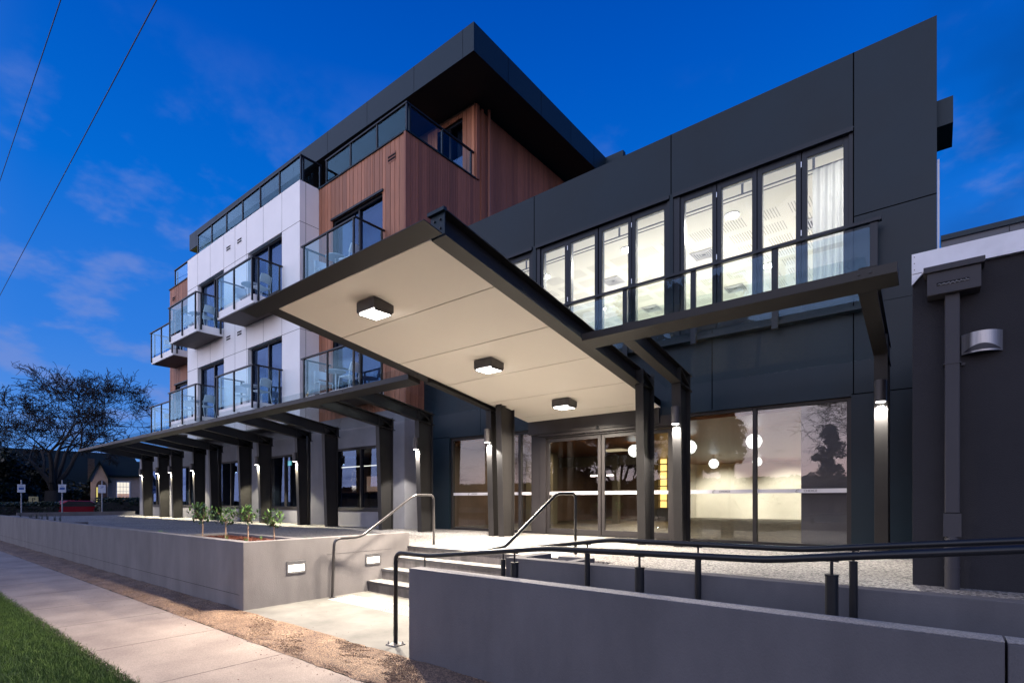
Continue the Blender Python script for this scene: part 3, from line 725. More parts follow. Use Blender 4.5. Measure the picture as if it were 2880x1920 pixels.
# ------------------------------------------------------------------ balcony furniture
def make_chair():
    c = empty('balcony_chair', (0, 0, 0), 'x', 'chair', 'white chairs on the balconies')
    s = MB(); n = 8; vs = []
    for sgn in (0, 1):
        for j in range(n + 1):
            for i in range(n + 1):
                x = -.21 + .42 * i / n; y = -.20 + .40 * j / n; vs.append((x, y, .445 + .018 * sgn + .012 * ((x / .21) ** 2) - .008 * math.cos(y * 6)))
    fs = []; q = (n + 1) ** 2
    for j in range(n):
        for i in range(n):
            a = j * (n + 1) + i; fs.append((a, a + 1, a + n + 2, a + n + 1)); fs.append((q + a, q + a + n + 1, q + a + n + 2, q + a + 1))
    for i in range(n):
        a = i; fs.append((a, q + a, q + a + 1, a + 1)); a = n * (n + 1) + i; fs.append((a, a + 1, q + a + 1, q + a))
        a = i * (n + 1); fs.append((a, a + n + 1, q + a + n + 1, q + a)); a = i * (n + 1) + n; fs.append((a, q + a, q + a + n + 1, a + n + 1))
    s.add(vs, fs).build('seat', 'chair_white', c, smooth=True)
    b = MB(); vs = []; m_ = 8
    for sgn in (0, 1):
        for j in range(m_ + 1):
            for i in range(m_ + 1):
                u = -1 + 2 * i / m_; h_ = j / m_; wd = .215 * (1 - .12 * h_); x = u * wd; z = .60 + .27 * h_ - .02 * u * u * h_; y = .205 + .07 * h_ - .045 * u * u + .014 * sgn
                vs.append((x, y, z))
    b.add(vs, fs).build('backrest', 'chair_white', c, smooth=True)
    for sx in (-1, 1):
        MB().tube(fillet([(sx * .225, -.22, 0), (sx * .20, -.19, .44), (sx * .205, .02, .455)], .05), .012, 8).build('leg', 'chair_white', c, smooth=True)
        MB().tube(fillet([(sx * .235, .27, 0), (sx * .21, .17, .45), (sx * .205, .225, .68), (sx * .19, .27, .84)], .1), .012, 8).build('leg', 'chair_white', c, smooth=True)
    return c
def make_table():
    t = empty('balcony_table', (0, 0, 0), 'x', 'table', 'round tables on the balconies')
    MB().cyl((0, 0), .30, .715, .74, 28).build('tabletop', 'table_top', t, bevel=.004)
    MB().tube([(0, 0, .03), (0, 0, .714)], .024, 12).build('pedestal', 'chair_white', t, smooth=True)
    MB().cyl((0, 0), .20, .002, .03, 24, .05).build('base', 'chair_white', t)
    return t
ch0, tb0 = make_chair(), make_table(); used = {'c': False, 't': False}
def put(kind, x, y, z, rz, label):
    src = ch0 if kind == 'c' else tb0
    o = src if not used[kind] else copy_tree(src)
    used[kind] = True; o.location = (x, y, z); o.rotation_euler = (0, 0, rz); o['label'] = label; return o
names = {'A': 'right balcony on white panels', 'B': 'left balcony on white panels', 'D': 'balcony on the nearer timber bay', 'C': 'balcony at the far left end'}
for zi, z in enumerate((4.61, 8.03)):
    lv = ('lower', 'upper')[zi]
    for (a, b_, yf, yb, k) in BX:
        ym = (yf + yb) / 2; q = names[k]
        dx = {'A': .15, 'B': .2, 'D': -.35, 'C': .2}[k]
        put('t', (a + b_) / 2 + dx, ym, z, 0, 'small round table on the %s floor, %s' % (lv, q))
        put('c', (a + b_) / 2 + dx - .62, ym - .02, z, R(80), 'white chair left of the table, %s floor, %s' % (lv, q))
        put('c', (a + b_) / 2 + dx + .66, ym + .02, z, R(-75), 'white chair right of the table, %s floor, %s' % (lv, q))

# ================================================================== ENTRANCE BUILDING
eb = empty('entrance_building', (-5, 14, 0), 'two storey dark panelled building with a long lit upper window and glass entrance', 'building')
PT = 8.71
op = [(-1.05, -4.06, 4.70, 7.50), (-4.13, -7.42, 4.70, 7.50), (-7.52, -9.9, 4.70, 7.50)]
up = [(b_, a, z0, z1) for a, b_, z0, z1 in op]
gl = [(-3.95, -1.08, T, 3.16), (-7.33, -4.0, T, 3.20), (-10.35, -7.42, T, 3.16)]
gl = [(-10.35, -1.08, T, 3.16)]
mb = MB(); wall_y(mb, XR + .03, 0, T - .3, PT, YF, YF + .22, up + gl)
mb.box(-.2, -.002, YF + .22, 24, T, 7.9)
mb.build('front_wall', 'dark_panel', eb)
MB().box(XR + .03, -.003, YF + .23, 24, 8.0, 8.15).build('roof', 'dark_soffit', eb)
j = MB()
for x in (-1.05, -4.10, -7.47): j.box(x - .009, x + .009, YF - .002, YF + .001, 7.52, PT)
j.box(-1.058, -1.042, YF - .002, YF + .001, 3.18, 7.5)
j.box(-1.05, 0, YF - .002, YF + .001, 6.046, 6.062); j.box(-1.08, 0, YF - .002, YF + .001, 3.18, 3.196); j.box(-11.3, -10.35, YF - .002, YF + .001, 3.18, 3.196)
j.box(-3.308, -3.292, YF - .002, YF + .001, 3.18, 4.68); j.box(-7.30, -7.29, YF - .002, YF + .001, 3.22, 4.68); j.box(-9.2, -9.19, YF - .002, YF + .001, 3.22, 4.68)
j.box(-11.3, -.0, YF - .002, YF + .001, 4.60, 4.606)
j.build('panel_joint', 'black_joint', eb)
# head trim of the upper openings
h = MB()
for x0, x1, z0, z1 in up: h.box(x0 + .004, x1 - .004, YF - .03, YF - .001, z1 - .06, z1 + .015)
h.build('window_head', 'frame_dark', eb)
# bifold leaves
def leaf(x0, x1, z0, z1, y, hinge=None):
    f = MB(); wall_y(f, x0, x1, z0, z1, y, y + .05, [(x0 + .08, x1 - .08, z0 + .1, z1 - .13)])
    fo = f.build('bifold_window', 'frame_dark', eb, bevel=.004)
    MB().box(x0 + .065, x1 - .065, y + .020, y + .028, z0 + .09, z1 - .12).build('pane', 'clear_glass', fo)
    if hinge is not None:
        hb_ = MB()
        for z in (4.95, 6.05, 7.22):
            for q in (-.03, 0, .03): hb_.tube([(hinge, y - .010, z + q * 1.1 - .013), (hinge, y - .010, z + q * 1.1 + .013)], .0085, 8)
        hb_.build('hinge', 'hinge', fo)
for (x0, x1, z0, z1), pn in zip(up, ([(-3.85, -3.32), (-3.14, -2.61), (-2.43, -1.90), (-1.72, -1.20)], [(-7.23, -6.64), (-6.47, -5.86), (-5.67, -5.06), (-4.88, -4.27)], [(-9.83, -9.22), (-9.04, -8.43), (-8.25, -7.66)])):
    wf2 = MB(); wall_y(wf2, x0, x1, z0, z1, YF + .104, YF + .17, [(a - .01, b_ + .01, 4.80, 7.33) for a, b_ in pn]); wf2.box(x0, x1, YF + .001, YF + .10, z1 - .055, z1); wf2.box(x0, pn[0][0] - .085, YF + .02, YF + .1, z0, z1 - .06); wf2.box(pn[-1][1] + .085, x1, YF + .02, YF + .1, z0, z1 - .06)
    wf2.build('window_frame', 'frame_dark', eb)
pan = [(-7.23, -6.64), (-6.47, -5.86), (-5.67, -5.06), (-4.88, -4.27), (-3.85, -3.32), (-3.14, -2.61), (-2.43, -1.90), (-1.72, -1.20)]
for i, (a, b_) in enumerate(pan): leaf(a - .083, b_ + .083, 4.72, 7.44, YF + .05, hinge=(b_ + pan[i + 1][0]) / 2 if i % 2 == 0 else None)
for a, b_ in ((-8.25, -7.66), (-9.04, -8.43), (-9.83, -9.22)): leaf(a - .078, b_ + .078, 4.72, 7.44, YF + .05)
# Juliet balustrade across the upper windows
ju = empty('juliet_balustrade', (-5, YF - .2, 4.6), None, None, parent=eb)
jx = [-.76, -2.17, -3.58, -4.99, -6.4, -7.81, -9.2]
for x in jx: MB().box(x - .05, x + .05, 9.87, 9.92, 4.42, 5.78).build('post', 'frame_dark', ju, bevel=.003)
for a, b_ in zip(jx[1:], jx[:-1]): MB().box(a + .055, b_ - .055, 9.905, 9.915, 4.62, 5.74).build('glass_panel', 'juliet_glass', ju)
MB().box(-9.4, -.66, 9.84, 9.93, 5.785, 5.84).build('top_rail', 'frame_dark', ju, bevel=.004)
MB().box(-9.4, -.80, 9.93, YF - .004, 4.50, 4.56).build('slab_edge', 'dark_panel', ju)
# ---- upper room
ur = MB(); ur.box(-11.2, -.21, 17.5, 17.7, 4.3, 7.6); ur.box(-.45, -.21, YF + .23, 17.5, 4.3, 7.6); ur.box(-11.2, -11.0, YF + .23, 17.5, 4.3, 7.6); ur.build('upper_room_wall', 'interior_cream', eb)
MB().box(-11, -.45, YF + .23, 17.5, 4.4, 4.62).build('upper_room_floor', 'carpet', eb)
MB().box(-11, -.45, YF + .23, 17.5, 7.56, 7.6).build('upper_room_ceiling', 'ceiling_white' if 'ceiling_white' in M else mat('ceiling_white', (.78, .76, .70), .8), eb)
pb = MB()
for i in range(14):
    for k in range(8):
        x0 = -10.6 + i * .68; y0 = 11.9 + k * .68
        if (i % 4 == 1 and k % 4 == 1): continue
        for s in range(9): pb.box(x0 + .06 + s * .055, x0 + .073 + s * .055, y0 + .05, y0 + .5, 7.5575, 7.5595)
pb.build('ceiling_slots', mat('slot_grey', (.30, .29, .27), .9), eb)
cd_ = []
for x, y in ((-3.4, 11.7), (-5.84, 11.7), (-8.3, 11.7), (-.95, 11.7), (-3.4, 14.8), (-5.84, 14.8), (-8.3, 14.8)):
    e = empty('ceiling_light', (x, y, 7.55), 'x', 'ceiling light', 'round ceiling lights in the upper room')
    e['label'] = 'bright round ceiling light in the upper room, %s' % ({(-3.4, 11.7): 'behind the sixth glowing pane', (-5.84, 11.7): 'behind the third glowing pane', (-8.3, 11.7): 'behind the left end of the windows', (-.95, 11.7): 'hidden near the curtain', (-3.4, 14.8): 'deeper row, right', (-5.84, 14.8): 'deeper row, middle', (-8.3, 14.8): 'deeper row, left'}[(x, y)])
    MB().cyl((x, y), .15, 7.535, 7.555, 20).build('trim', 'white_metal', e); MB().cyl((x, y), .13, 7.525, 7.5345, 20).build('lens', emis('lamp_hot', (1, .97, .88), 90) if 'lamp_hot' not in M else 'lamp_hot', e)
    area_light('room_lamp', (x, y, 7.51), .2, 150, (1, .95, .84), e)
area_light('room_wash', (-5.6, 14, 4.75), 5, 280, (1, .95, .84), None, rot=(R(180), 0, 0), size_y=3)
def vent4(x, y, lab):
    e = empty('air_diffuser', (x, y, 7.55), lab, 'air vent', 'square ceiling diffusers in the upper room')
    b = MB()
    for k in range(5):
        s1 = .27 - k * .05; s0 = s1 - .016; z = 7.53 + k * .004
        for c in cells(-s1, s1, -s1, s1, [(-s0, s0, -s0, s0)]): b.box(x + c[0], x + c[1], y + c[2], y + c[3], z, z + .012)
    b.build('louvre', 'white_metal', e); MB().box(x - .25, x + .25, y - .25, y + .25, 7.551, 7.5565).build('duct', 'joint', e)
vent4(-4.5, 13.15, 'square ceiling vent seen through the fifth upper pane'); vent4(-7.0, 13.15, 'square ceiling vent seen through the third upper pane'); vent4(-2.0, 13.15, 'square ceiling vent beside the pale curtain')
vent4(-4.5, 15.8, 'deeper square ceiling vent seen low through the balustrade glass on the right'); vent4(-7.05, 15.8, 'deeper square ceiling vent seen low through the balustrade glass on the left')
tr = MB(); tr.tube([(-11, 10.62, 7.33), (-.5, 10.62, 7.33)], .014, 8); tr.tube([(-11, 10.80, 7.36), (-.5, 10.80, 7.36)], .010, 8)
for x in (-9.4, -8.1, -6.8, -5.5, -4.2, -2.9, -1.7): tr.box(x - .02, x + .02, 10.61, 10.63, 7.34, 7.56)
tag(tr.build('curtain_track', 'pipe_grey'), 'thin double curtain rail running behind the upper windows', 'curtain rail')
cu = curtain(None, -1.72, -.95, 10.62, 4.64, 7.32, 'curtain', .045, .12); tag(cu, 'pale grey gathered curtain at the right end of the upper windows', 'curtain')
# ---- ground floor glazing
fz = [(-10.35, -8.92), (-8.92, -7.33), (-7.33, -4.02), (-4.02, -1.08)]
GYp = YF + .06
fo = empty('shopfront', (-5.7, GYp, T), None, None, parent=eb)
def frame(x0, x1, z0, z1, holes): wall_y(MB(), x0, x1, z0, z1, GYp, GYp + .09, holes).build('frame', 'frame_brown', fo, bevel=.005)
frame(-10.35, -7.33, T, 3.16, [(-10.28, -8.95, T + .06, 3.08), (-8.80, -8.0, T + .06, 3.08), (-7.92, -7.60, T + .06, 3.08)])
frame(-4.02, -1.08, T, 3.16, [(-3.95, -2.60, T + .05, 3.10), (-2.53, -1.15, T + .05, 3.10)])
for a, b_ in ((-10.29, -8.94), (-8.81, -7.99), (-7.93, -7.59), (-3.96, -2.59), (-2.54, -1.14)): MB().box(a, b_, GYp + .04, GYp + .05, T + .04, 3.12).build('pane', 'clear_glass', fo)
f = MB(); wall_y(f, -7.33, -4.02, T, 3.16, GYp - .03, GYp + .10, [(-7.16, -4.12, T + .002, 2.92)]); f.box(-7.33, -4.02, GYp - .10, GYp - .03, 2.96, 3.16)
f.build('door_surround', 'frame_brown', fo, bevel=.005)
for a, b_ in ((-7.16, -5.72), (-5.70, -4.12)):
    d = MB(); wall_y(d, a, b_, T + .01, 2.91, GYp + .02, GYp + .07, [(a + .075, b_ - .075, T + .14, 2.83)])
    do = d.build('sliding_door', 'frame_brown', eb, bevel=.004)
    MB().box(a + .07, b_ - .07, GYp + .04, GYp + .05, T + .13, 2.84).build('pane', 'clear_glass', do)
    MB().box(a + .078, b_ - .078, GYp + .033, GYp + .0385, 1.60, 1.672).build('frosted_band', 'band', do)
    cx_ = (a + b_) / 2
    text('lettering', 'CHOICE', .05, (cx_ + .13, GYp + .031, 1.636), (R(90), 0, 0), 'pipe_grey', do)
    MB().tube([(cx_ - .07 + .022 * math.cos(t / 10 * 5), GYp + .031, 1.637 + .022 * math.sin(t / 10 * 5 + .6)) for t in range(11)], .004, 6).build('emblem', 'pipe_grey', do)
for a, b_ in ((-10.28, -8.95), (-8.80, -8.0), (-7.92, -7.60), (-3.95, -2.60), (-2.53, -1.15)): MB().box(a + .002, b_ - .002, GYp + .033, GYp + .0385, 1.60, 1.672).build('frosted_band', 'band', fo)
for x in (-9.6, -3.2, -1.78):
    text('lettering', 'CHOICE', .055, (x + .1, GYp + .031, 1.636), (R(90), 0, 0), 'pipe_grey', fo)
    MB().tube([(x - .1 + .024 * math.cos(t / 10 * 5), GYp + .031, 1.637 + .024 * math.sin(t / 10 * 5 + .6)) for t in range(11)], .004, 6).build('emblem', 'pipe_grey', fo)
# door stickers: automatic door arrows
for s, x, wtxt in ((-1, -5.90, 'AUTOMATIC'), (1, -5.50, 'DOORS')):
    b = MB(); pts = [(x - s * .085, 1.992), (x + s * .06, 1.992), (x + s * .10, 2.012), (x + s * .06, 2.032), (x - s * .085, 2.032)]
    b.prism(pts, 1, GYp + .034, GYp + .038); st_ = b.build('door_sticker', 'band', fo)
    MB().box(x - .075, x + .055 if s > 0 else x + .075, GYp + .0325, GYp + .0335, 1.999, 2.025).build('dark_field', 'joint', st_)
    text('lettering', wtxt, .024, (x, GYp + .031, 2.012), (R(90), 0, 0), 'band', st_)
MB().tube([(-5.72, GYp - .11, 3.06), (-5.72, GYp - .16, 3.04)], .03, 12).build('door_sensor', 'rail_dark', fo)
MB().box(-4.085, -4.045, GYp - .05, GYp - .031, 1.72, 1.86).build('entry_keypad', 'rail_dark', fo)
# ---- ground floor interior
iw = MB(); iw.box(-11, -1.0, 23.6, 23.8, T, 3.4); iw.box(-8.55, -8.4, 19.6, 23.6, T, 3.3); iw.box(-1.30, -1.0, YF + .34, 23.6, T, 3.3)
iw.build('function_room_wall', 'interior_wall', eb)
MB().box(-1.84, -1.0, YF + .20, YF + .34, T, 3.2).build('shaded_partition', 'partition_shade' if 'partition_shade' in M else mat('partition_shade', (.09, .075, .085), .7), eb)  # end of the pale partition, its shade painted as a dark colour
MB().box(-11.2, -1.0, YF + .23, 23.7, T - .02, T + .012).build('function_room_floor', 'carpet', eb)
MB().box(-11.2, -1.0, YF + .23, 23.7, 3.05, 3.12).build('function_room_ceiling', 'wood_ceiling', eb)
iw = MB(); iw.box(-11.2, -8.56, 19.5, 19.6, T, 3.28); iw.box(-11.2, -11.0, YF + .3, 19.5, T, 3.28)
iw.build('lobby_wall', 'interior_brown', eb)
mat('lobby_plaster', (.13, .11, .075), .8)
for q in ((-10.7, -9.6, 14.0, 14.25, T, 3.0), (-8.5, -8.3, 15.9, 16.1, T, 3.0), (-10.7, -7.0, 16.0, 16.1, 2.65, 3.0), (-8.62, -8.36, 18.9, 19.4, T, 3.28)): MB().box(*q).build('lobby_pilaster', 'lobby_plaster', eb)
# amber shelf unit
sh = empty('shelf_unit', (-8.1, 19.3, T), 'glowing amber shelving unit with dark cabinet below inside the lobby', 'shelves')
MB().box(-8.35, -7.3, 19.2, 19.6, T, 1.16).build('cabinet', 'interior_dark', sh)
b = MB(); b2 = MB()
for i in range(3):
    for k in range(7):
        b.box(-8.34 + i * .35, -8.34 + i * .35 + .33, 19.5, 19.52, 1.19 + k * .28, 1.43 + k * .28)
for k in range(8): b2.box(-8.35, -7.3, 19.3, 19.53, 1.163 + k * .28, 1.185 + k * .28)
for i in range(4): b2.box(-8.355 + i * .35, -8.345 + i * .35, 19.3, 19.495, 1.19, 3.12)
b.build('glowing_back', 'amber', sh); b2.build('shelf_board', 'timber_dark', sh)
# pendants
def pendant(x, y, z, lab, r=.175):
    e = empty('pendant_lamp', (x, y, z), lab, 'pendant lamp', 'wire globe pendants behind the entrance glass')
    bm = bmesh.new(); bmesh.ops.create_icosphere(bm, subdivisions=2, radius=r); es = [(v1.co.copy(), v2.co.copy()) for v1, v2 in [ed.verts for ed in bm.edges]]; bm.free()
    b = MB()
    for i, (p0, p1) in enumerate(es):
        if i % 3: b.tube([p0 + Vector((x, y, z)), p1 + Vector((x, y, z))], .0045, 4, cap=False)
    b.build('wire_cage', 'rail_dark', e)
    bm = bmesh.new(); bmesh.ops.create_uvsphere(bm, u_segments=20, v_segments=12, radius=r * .96); me = bpy.data.meshes.new('globe'); bm.to_mesh(me); bm.free()
    me.materials.append(M['pendant_glow']); me.polygons.foreach_set('use_smooth', [True] * len(me.polygons)); o = bpy.data.objects.new('globe', me); col.objects.link(o); o.parent = e
    MB().tube([(x, y, z + r), (x, y, 3.05)], .004, 6).build('cord', 'rail_dark', e)
pendant(-6.44, 13.31, 2.82, 'glowing globe pendant behind the right sliding door')
pendant(-4.75, 12.87, 2.78, 'glowing globe pendant half hidden by the lit column right of the doors')
pendant(-3.19, 12.59, 2.79, 'glowing globe pendant behind the middle bar of the big window')
pendant(-6.1, 18.85, 2.75, 'small distant globe pendant in the left pane of the big window')
pendant(-5.21, 21.0, 2.90, 'most distant globe pendant, just right of the window bar')
for x, y in ((-7.2, 22.2), (-4.6, 22.2), (-2.4, 22.2)):
    spot_light('wall_washer', (x, y - .9, 2.98), 560, (1, .93, .78), R(84), .7, None, rot=(R(46), 0, 0), radius=.1)
for x, y in ((-5.5, 11.9), (-2.6, 11.6), (-6.0, 16.0), (-3.0, 16.5)):
    area_light('room_lamp', (x, y, 2.98), .25, 26, (1, .88, .70), None)
area_light('lobby_fill', (-9.6, 13.0, 2.98), .4, 45, (1, .8, .55), None)
area_light('lobby_fill', (-8.2, 17.0, 2.6), .4, 60, (1, .78, .5), None)  # unseen fill added to brighten the lobby, no fixture
area_light('lobby_fill', (-7.4, 12.4, 2.98), .4, 50, (1, .85, .62), None)
cl = MB().box(-8.3, -7.5, 14.6, 15.3, 3.03, 3.048).build('ceiling_panel_light', mat('dim_panel', (.7, .6, .45), .6, emit=(1, .8, .5), estr=.5)); tag(cl, 'square ceiling panel seen through the top of the right sliding door', 'ceiling light')
# little block on the right roof edge and dark end trim
mb = MB(); mb.box(.0, .19, YF + .18, YF + .9, 7.13, 7.53); mb.build('gutter_end', 'dark_fascia', eb)
mb = MB(); mb.box(.004, .03, YF + .10, YF + .2, T, 6.6); mb.build('edge_trim', 'white_metal', eb)

# ================================================================== CANOPY, AWNINGS AND COLUMNS
SL = .161
def soff(y): return 3.31 + SL * (10.1 - y)
def ibeam(mb, x, y0, y1, zf, w=.2, h=.30, t=.014, top=True):
    """I-beam along Y whose underside follows zf(y)"""
    for (xa, xb, za, zb) in ((x - w / 2, x + w / 2, 0, t), (x - .006, x + .006, t, h - t), (x - w / 2, x + w / 2, h - t, h)):
        vs = [(xa, y0, zf(y0) + za), (xb, y0, zf(y0) + za), (xb, y1, zf(y1) + za), (xa, y1, zf(y1) + za), (xa, y0, zf(y0) + zb), (xb, y0, zf(y0) + zb), (xb, y1, zf(y1) + zb), (xa, y1, zf(y1) + zb)]
        mb.add(vs, [(0, 3, 2, 1), (4, 5, 6, 7), (0, 1, 5, 4), (1, 2, 6, 5), (2, 3, 7, 6), (3, 0, 4, 7)])
def column(par, x, ztop, yb=8.76, yt=8.66, yback=9.13, w=.155):
    """tapered I column: leaning front flange, web, upright back flange, knee stiffeners"""
    c = MB(); t = .014
    c.add([(x - w / 2, yb, T), (x + w / 2, yb, T), (x + w / 2, yb + t, T), (x - w / 2, yb + t, T), (x - w / 2, yt, ztop), (x + w / 2, yt, ztop), (x + w / 2, yt + t, ztop), (x - w / 2, yt + t, ztop)],
          [(0, 3, 2, 1), (4, 5, 6, 7), (0, 1, 5, 4), (1, 2, 6, 5), (2, 3, 7, 6), (3, 0, 4, 7)])
    c.box(x - w / 2, x + w / 2, yback - t, yback, T, ztop + .27)
    c.prism([(yb + t, T), (yback - t, T), (yback - t, ztop + .2), (yt + t, ztop)], 0, x - .006, x + .006)
    k = MB()
    k.box(x - w / 2 + .003, x + w / 2 - .003, yt + t, yback - t, ztop - .006, ztop + .006)
    k.add([(x + .006, yt + .02, ztop + .27), (x + w / 2 - .004, yt + .02, ztop + .27), (x + w / 2 - .004, yback - .02, ztop + .01), (x + .006, yback - .02, ztop + .01),
           (x + .006, yt + .03, ztop + .28), (x + w / 2 - .004, yt + .03, ztop + .28), (x + w / 2 - .004, yback - .01, ztop + .02), (x + .006, yback - .01, ztop + .02)],
          [(0, 3, 2, 1), (4, 5, 6, 7), (0, 1, 5, 4), (1, 2, 6, 5), (2, 3, 7, 6), (3, 0, 4, 7)])
    k.box(x - w / 2 + .003, x + w / 2 - .003, yt + t, yt + t + .012, ztop, ztop + .27)
    co = c.build('column', 'steel', par, bevel=.003); k.build('stiffener', 'steel', co); return co
cn_ = empty('entrance_canopy', (-5.95, 7, T), 'tilted entrance canopy with cream ceiling and dark steel beams on steel columns', 'canopy')
def slab_y(mb, x0, x1, ys, zf, th):
    for y0, y1 in ys:
        vs = [(x0, y0, zf(y0)), (x1, y0, zf(y0)), (x1, y1, zf(y1)), (x0, y1, zf(y1)), (x0, y0, zf(y0) + th), (x1, y0, zf(y0) + th), (x1, y1, zf(y1) + th), (x0, y1, zf(y1) + th)]
        mb.add(vs, [(0, 3, 2, 1), (4, 5, 6, 7), (0, 1, 5, 4), (1, 2, 6, 5), (2, 3, 7, 6), (3, 0, 4, 7)])
    return mb
yc = [3.9, 4.98, 6.17, 7.34, 8.54, 9.66, 10.06]
slab_y(MB(), -7.6, -4.3, [(a + .009, b_ - .009) for a, b_ in zip(yc[:-1], yc[1:])], lambda y: soff(y) + .004, .012).build('ceiling_board', 'cream_soffit', cn_)
slab_y(MB(), -7.6, -4.3, [(3.9, 10.06)], lambda y: soff(y) + .06, .1).build('roof_deck', 'black_joint', cn_)
slab_y(MB(), -8.25, -4.10, [(3.64, 3.898)], soff, .014).build('front_plate', 'steel', cn_, bevel=.003)
slab_y(MB(), -8.2, -4.305, [(3.84, 3.86)], lambda y: soff(y) + .016, .10).build('front_web', 'steel', cn_)
b = MB(); ibeam(b, -4.19, 3.93, 9.2, soff, .22, .285); b.build('side_beam', 'steel', cn_)
b = MB(); ibeam(b, -7.735, 3.90, 9.2, soff, .265, .285); b.build('side_beam', 'steel', cn_)
b = MB(); b.box(-4.298, -4.082, 3.915, 3.925, soff(3.92) + .015, soff(3.92) + .245); b.build('end_plate', 'dark_fascia', cn_)
MB().box(-4.32, -4.06, 3.88, 3.926, soff(3.92) + .248, soff(3.92) + .286).build('end_cap', 'dark_fascia', cn_)
for xq in (-4.235, -4.145):
    for zq in (.085, .18): MB().tube([(xq, 3.915, soff(3.92) + zq), (xq, 3.900, soff(3.92) + zq)], .013, 8).build('bolt', 'rail_dark', cn_)
column(cn_, -7.37, soff(8.7) - .02, yt=8.66); column(cn_, -4.10, soff(8.7) - .02, yt=8.66)
for xq, n_s in ((-7.37, 'A'), (-4.10, 'A')): pass
MB().box(-7.6, -4.32, 10.03, YF - .002, 3.02, soff(10.06) + .10).build('header', 'frame_brown', cn_)
def canopy_light(y, x, lab):
    z = soff(y); e = empty('canopy_light', (x, y, z), lab, 'ceiling light', 'square lights under the entrance canopy')
    b = MB(); b.box(x - .20, x + .20, y - .17, y + .17, z - .13, z + .02); b.build('housing', 'rail_brown' if 'rail_brown' in M else mat('rail_brown', (.045, .04, .042), .4), e, bevel=.012)
    for sx in (-1, 1): MB().box(x + sx * .185 - .014, x + sx * .185 + .014, y - .14, y + .14, z - .155, z - .131).build('clip', 'rail_brown', e)
    MB().box(x - .165, x + .165, y - .145, y + .145, z - .155, z - .1315).build('lens', 'lamp_white', e, bevel=.008)
    area_light('canopy_lamp', (x, y, z - .165), .30, 500 if y < 8 else 350, (1, .88, .72), e, size_y=.26, spread=R(155))
canopy_light(4.52, -6.10, 'square ceiling light at the street end of the canopy, the largest of three')
canopy_light(6.78, -5.98, 'square ceiling light in the middle of the canopy')
canopy_light(8.98, -5.88, 'square ceiling light nearest the glass doors')
AZ = lambda y: 3.79 - SL * (y - 6.6)
def awning(name, x0, x1, ribs, lab, plates):
    a = empty(name, ((x0 + x1) / 2, 8, T), lab, 'awning')
    slab_y(MB(), x0, x1, [(6.6, 6.9)], AZ, .105).build('front_beam', 'steel', a, bevel=.003)
    bl = MB()
    for x in ribs:
        b = MB(); ibeam(b, x, 6.902, 9.2, AZ, .17, .28); b.build('rib', 'steel', a)
        column(a, x, AZ(8.7) - .015)
        for q in (-.05, .05): MB().tube([(x + q, 6.6, AZ(6.6) + .055), (x + q, 6.588, AZ(6.6) + .055)], .012, 8).build('bolt', 'rail_dark', a)
    g = MB(); rs = sorted([x0 + .02] + ribs + [x1 - .02])
    for p, q in zip(rs[:-1], rs[1:]):
        if q - p > .5: slab_y(g, p + .01, q - .01, [(6.72, 9.35 if x0 < -10 else 9.6)], lambda y: AZ(y) + .292, .012)
    g.build('glass_roof', 'awning_glass', a)
    return a
ribsL = [-30.3, -28.05, -26.46, -24.0, -22.4, -19.83, -18.33, -15.78, -14.22, -11.6, -10.02]
aL = awning('glazed_awning', -32.1, -7.88, ribsL + [-7.66], 'long dark steel awning on slanting columns along the front of the hotel wing', 0)
aR = awning('glazed_awning', -4.02, -.31, [-3.43, -.59], 'short dark steel awning on two lit columns right of the entrance', 0)
# downpipes on two columns
for x in (-15.6, -22.22):
    MB().tube(fillet([(x + .10, 8.9, 3.5), (x + .10, 8.9, 3.0), (x + .06, 8.95, 2.85), (x + .06, 8.95, T)], .08), .03, 10).build('downpipe', 'steel', aL, smooth=True)
def column_lamp(x, lab, ztop=3.01, yb=8.76, power=34, colr=(1, .93, .76)):
    y = 8.60 ; e = empty('column_lamp', (x, y, ztop), lab, 'wall light', 'cylinder lamps on the steel columns')
    yy = yb - .028 - .10
    MB().cyl((x, yy), .068, ztop - .29, ztop, 24).build('housing', 'rail_brown', e, smooth=False, bevel=.004)
    MB().box(x - .03, x + .03, yy + .05, yb - .02, ztop - .2, ztop - .1).build('bracket', 'rail_brown', e)
    MB().cyl((x, yy), .055, ztop - .2965, ztop - .2905, 20).build('lens', 'lamp_white', e)
    sp = spot_light('column_lamp_beam', (x, yy, ztop - .315), power, colr, R(130) if x < -9 else R(118), .15, e, radius=.03)
    if x < -9: sp.rotation_euler = (R(22), 0, 0); sp.scale = (1, .42, 1)
for x, lab, zt in ((-10.02, 'lit cylinder lamp on the last column left of the entrance doors', 3.02), (-7.66, 'lit cylinder lamp on the left pair of canopy columns', 3.03), (-3.43, 'lit cylinder lamp on the column right of the sliding doors', 3.05), (-.59, 'lit cylinder lamp on the far right column beside the charcoal building', 3.09),
                   (-15.78, 'lit cylinder lamp between the nearest two grey wall windows', 2.98), (-18.33, 'lit cylinder lamp left of the second ground floor window', 2.98), (-24.0, 'lit cylinder lamp behind the leftmost shrub, right one of the far pair', 2.98), (-26.46, 'lit cylinder lamp farthest along the awning, left one of the far pair', 2.98), (-30.3, 'lit cylinder lamp at the very end of the awning', 2.98), (-28.05, 'lit cylinder lamp second from the very end of the awning', 2.98)):
    column_lamp(x, lab, zt, power=380 if x > -7 else (620 if x > -12 else 850), colr=(1, .95, .84) if x > -12 else (1, .92, .66))

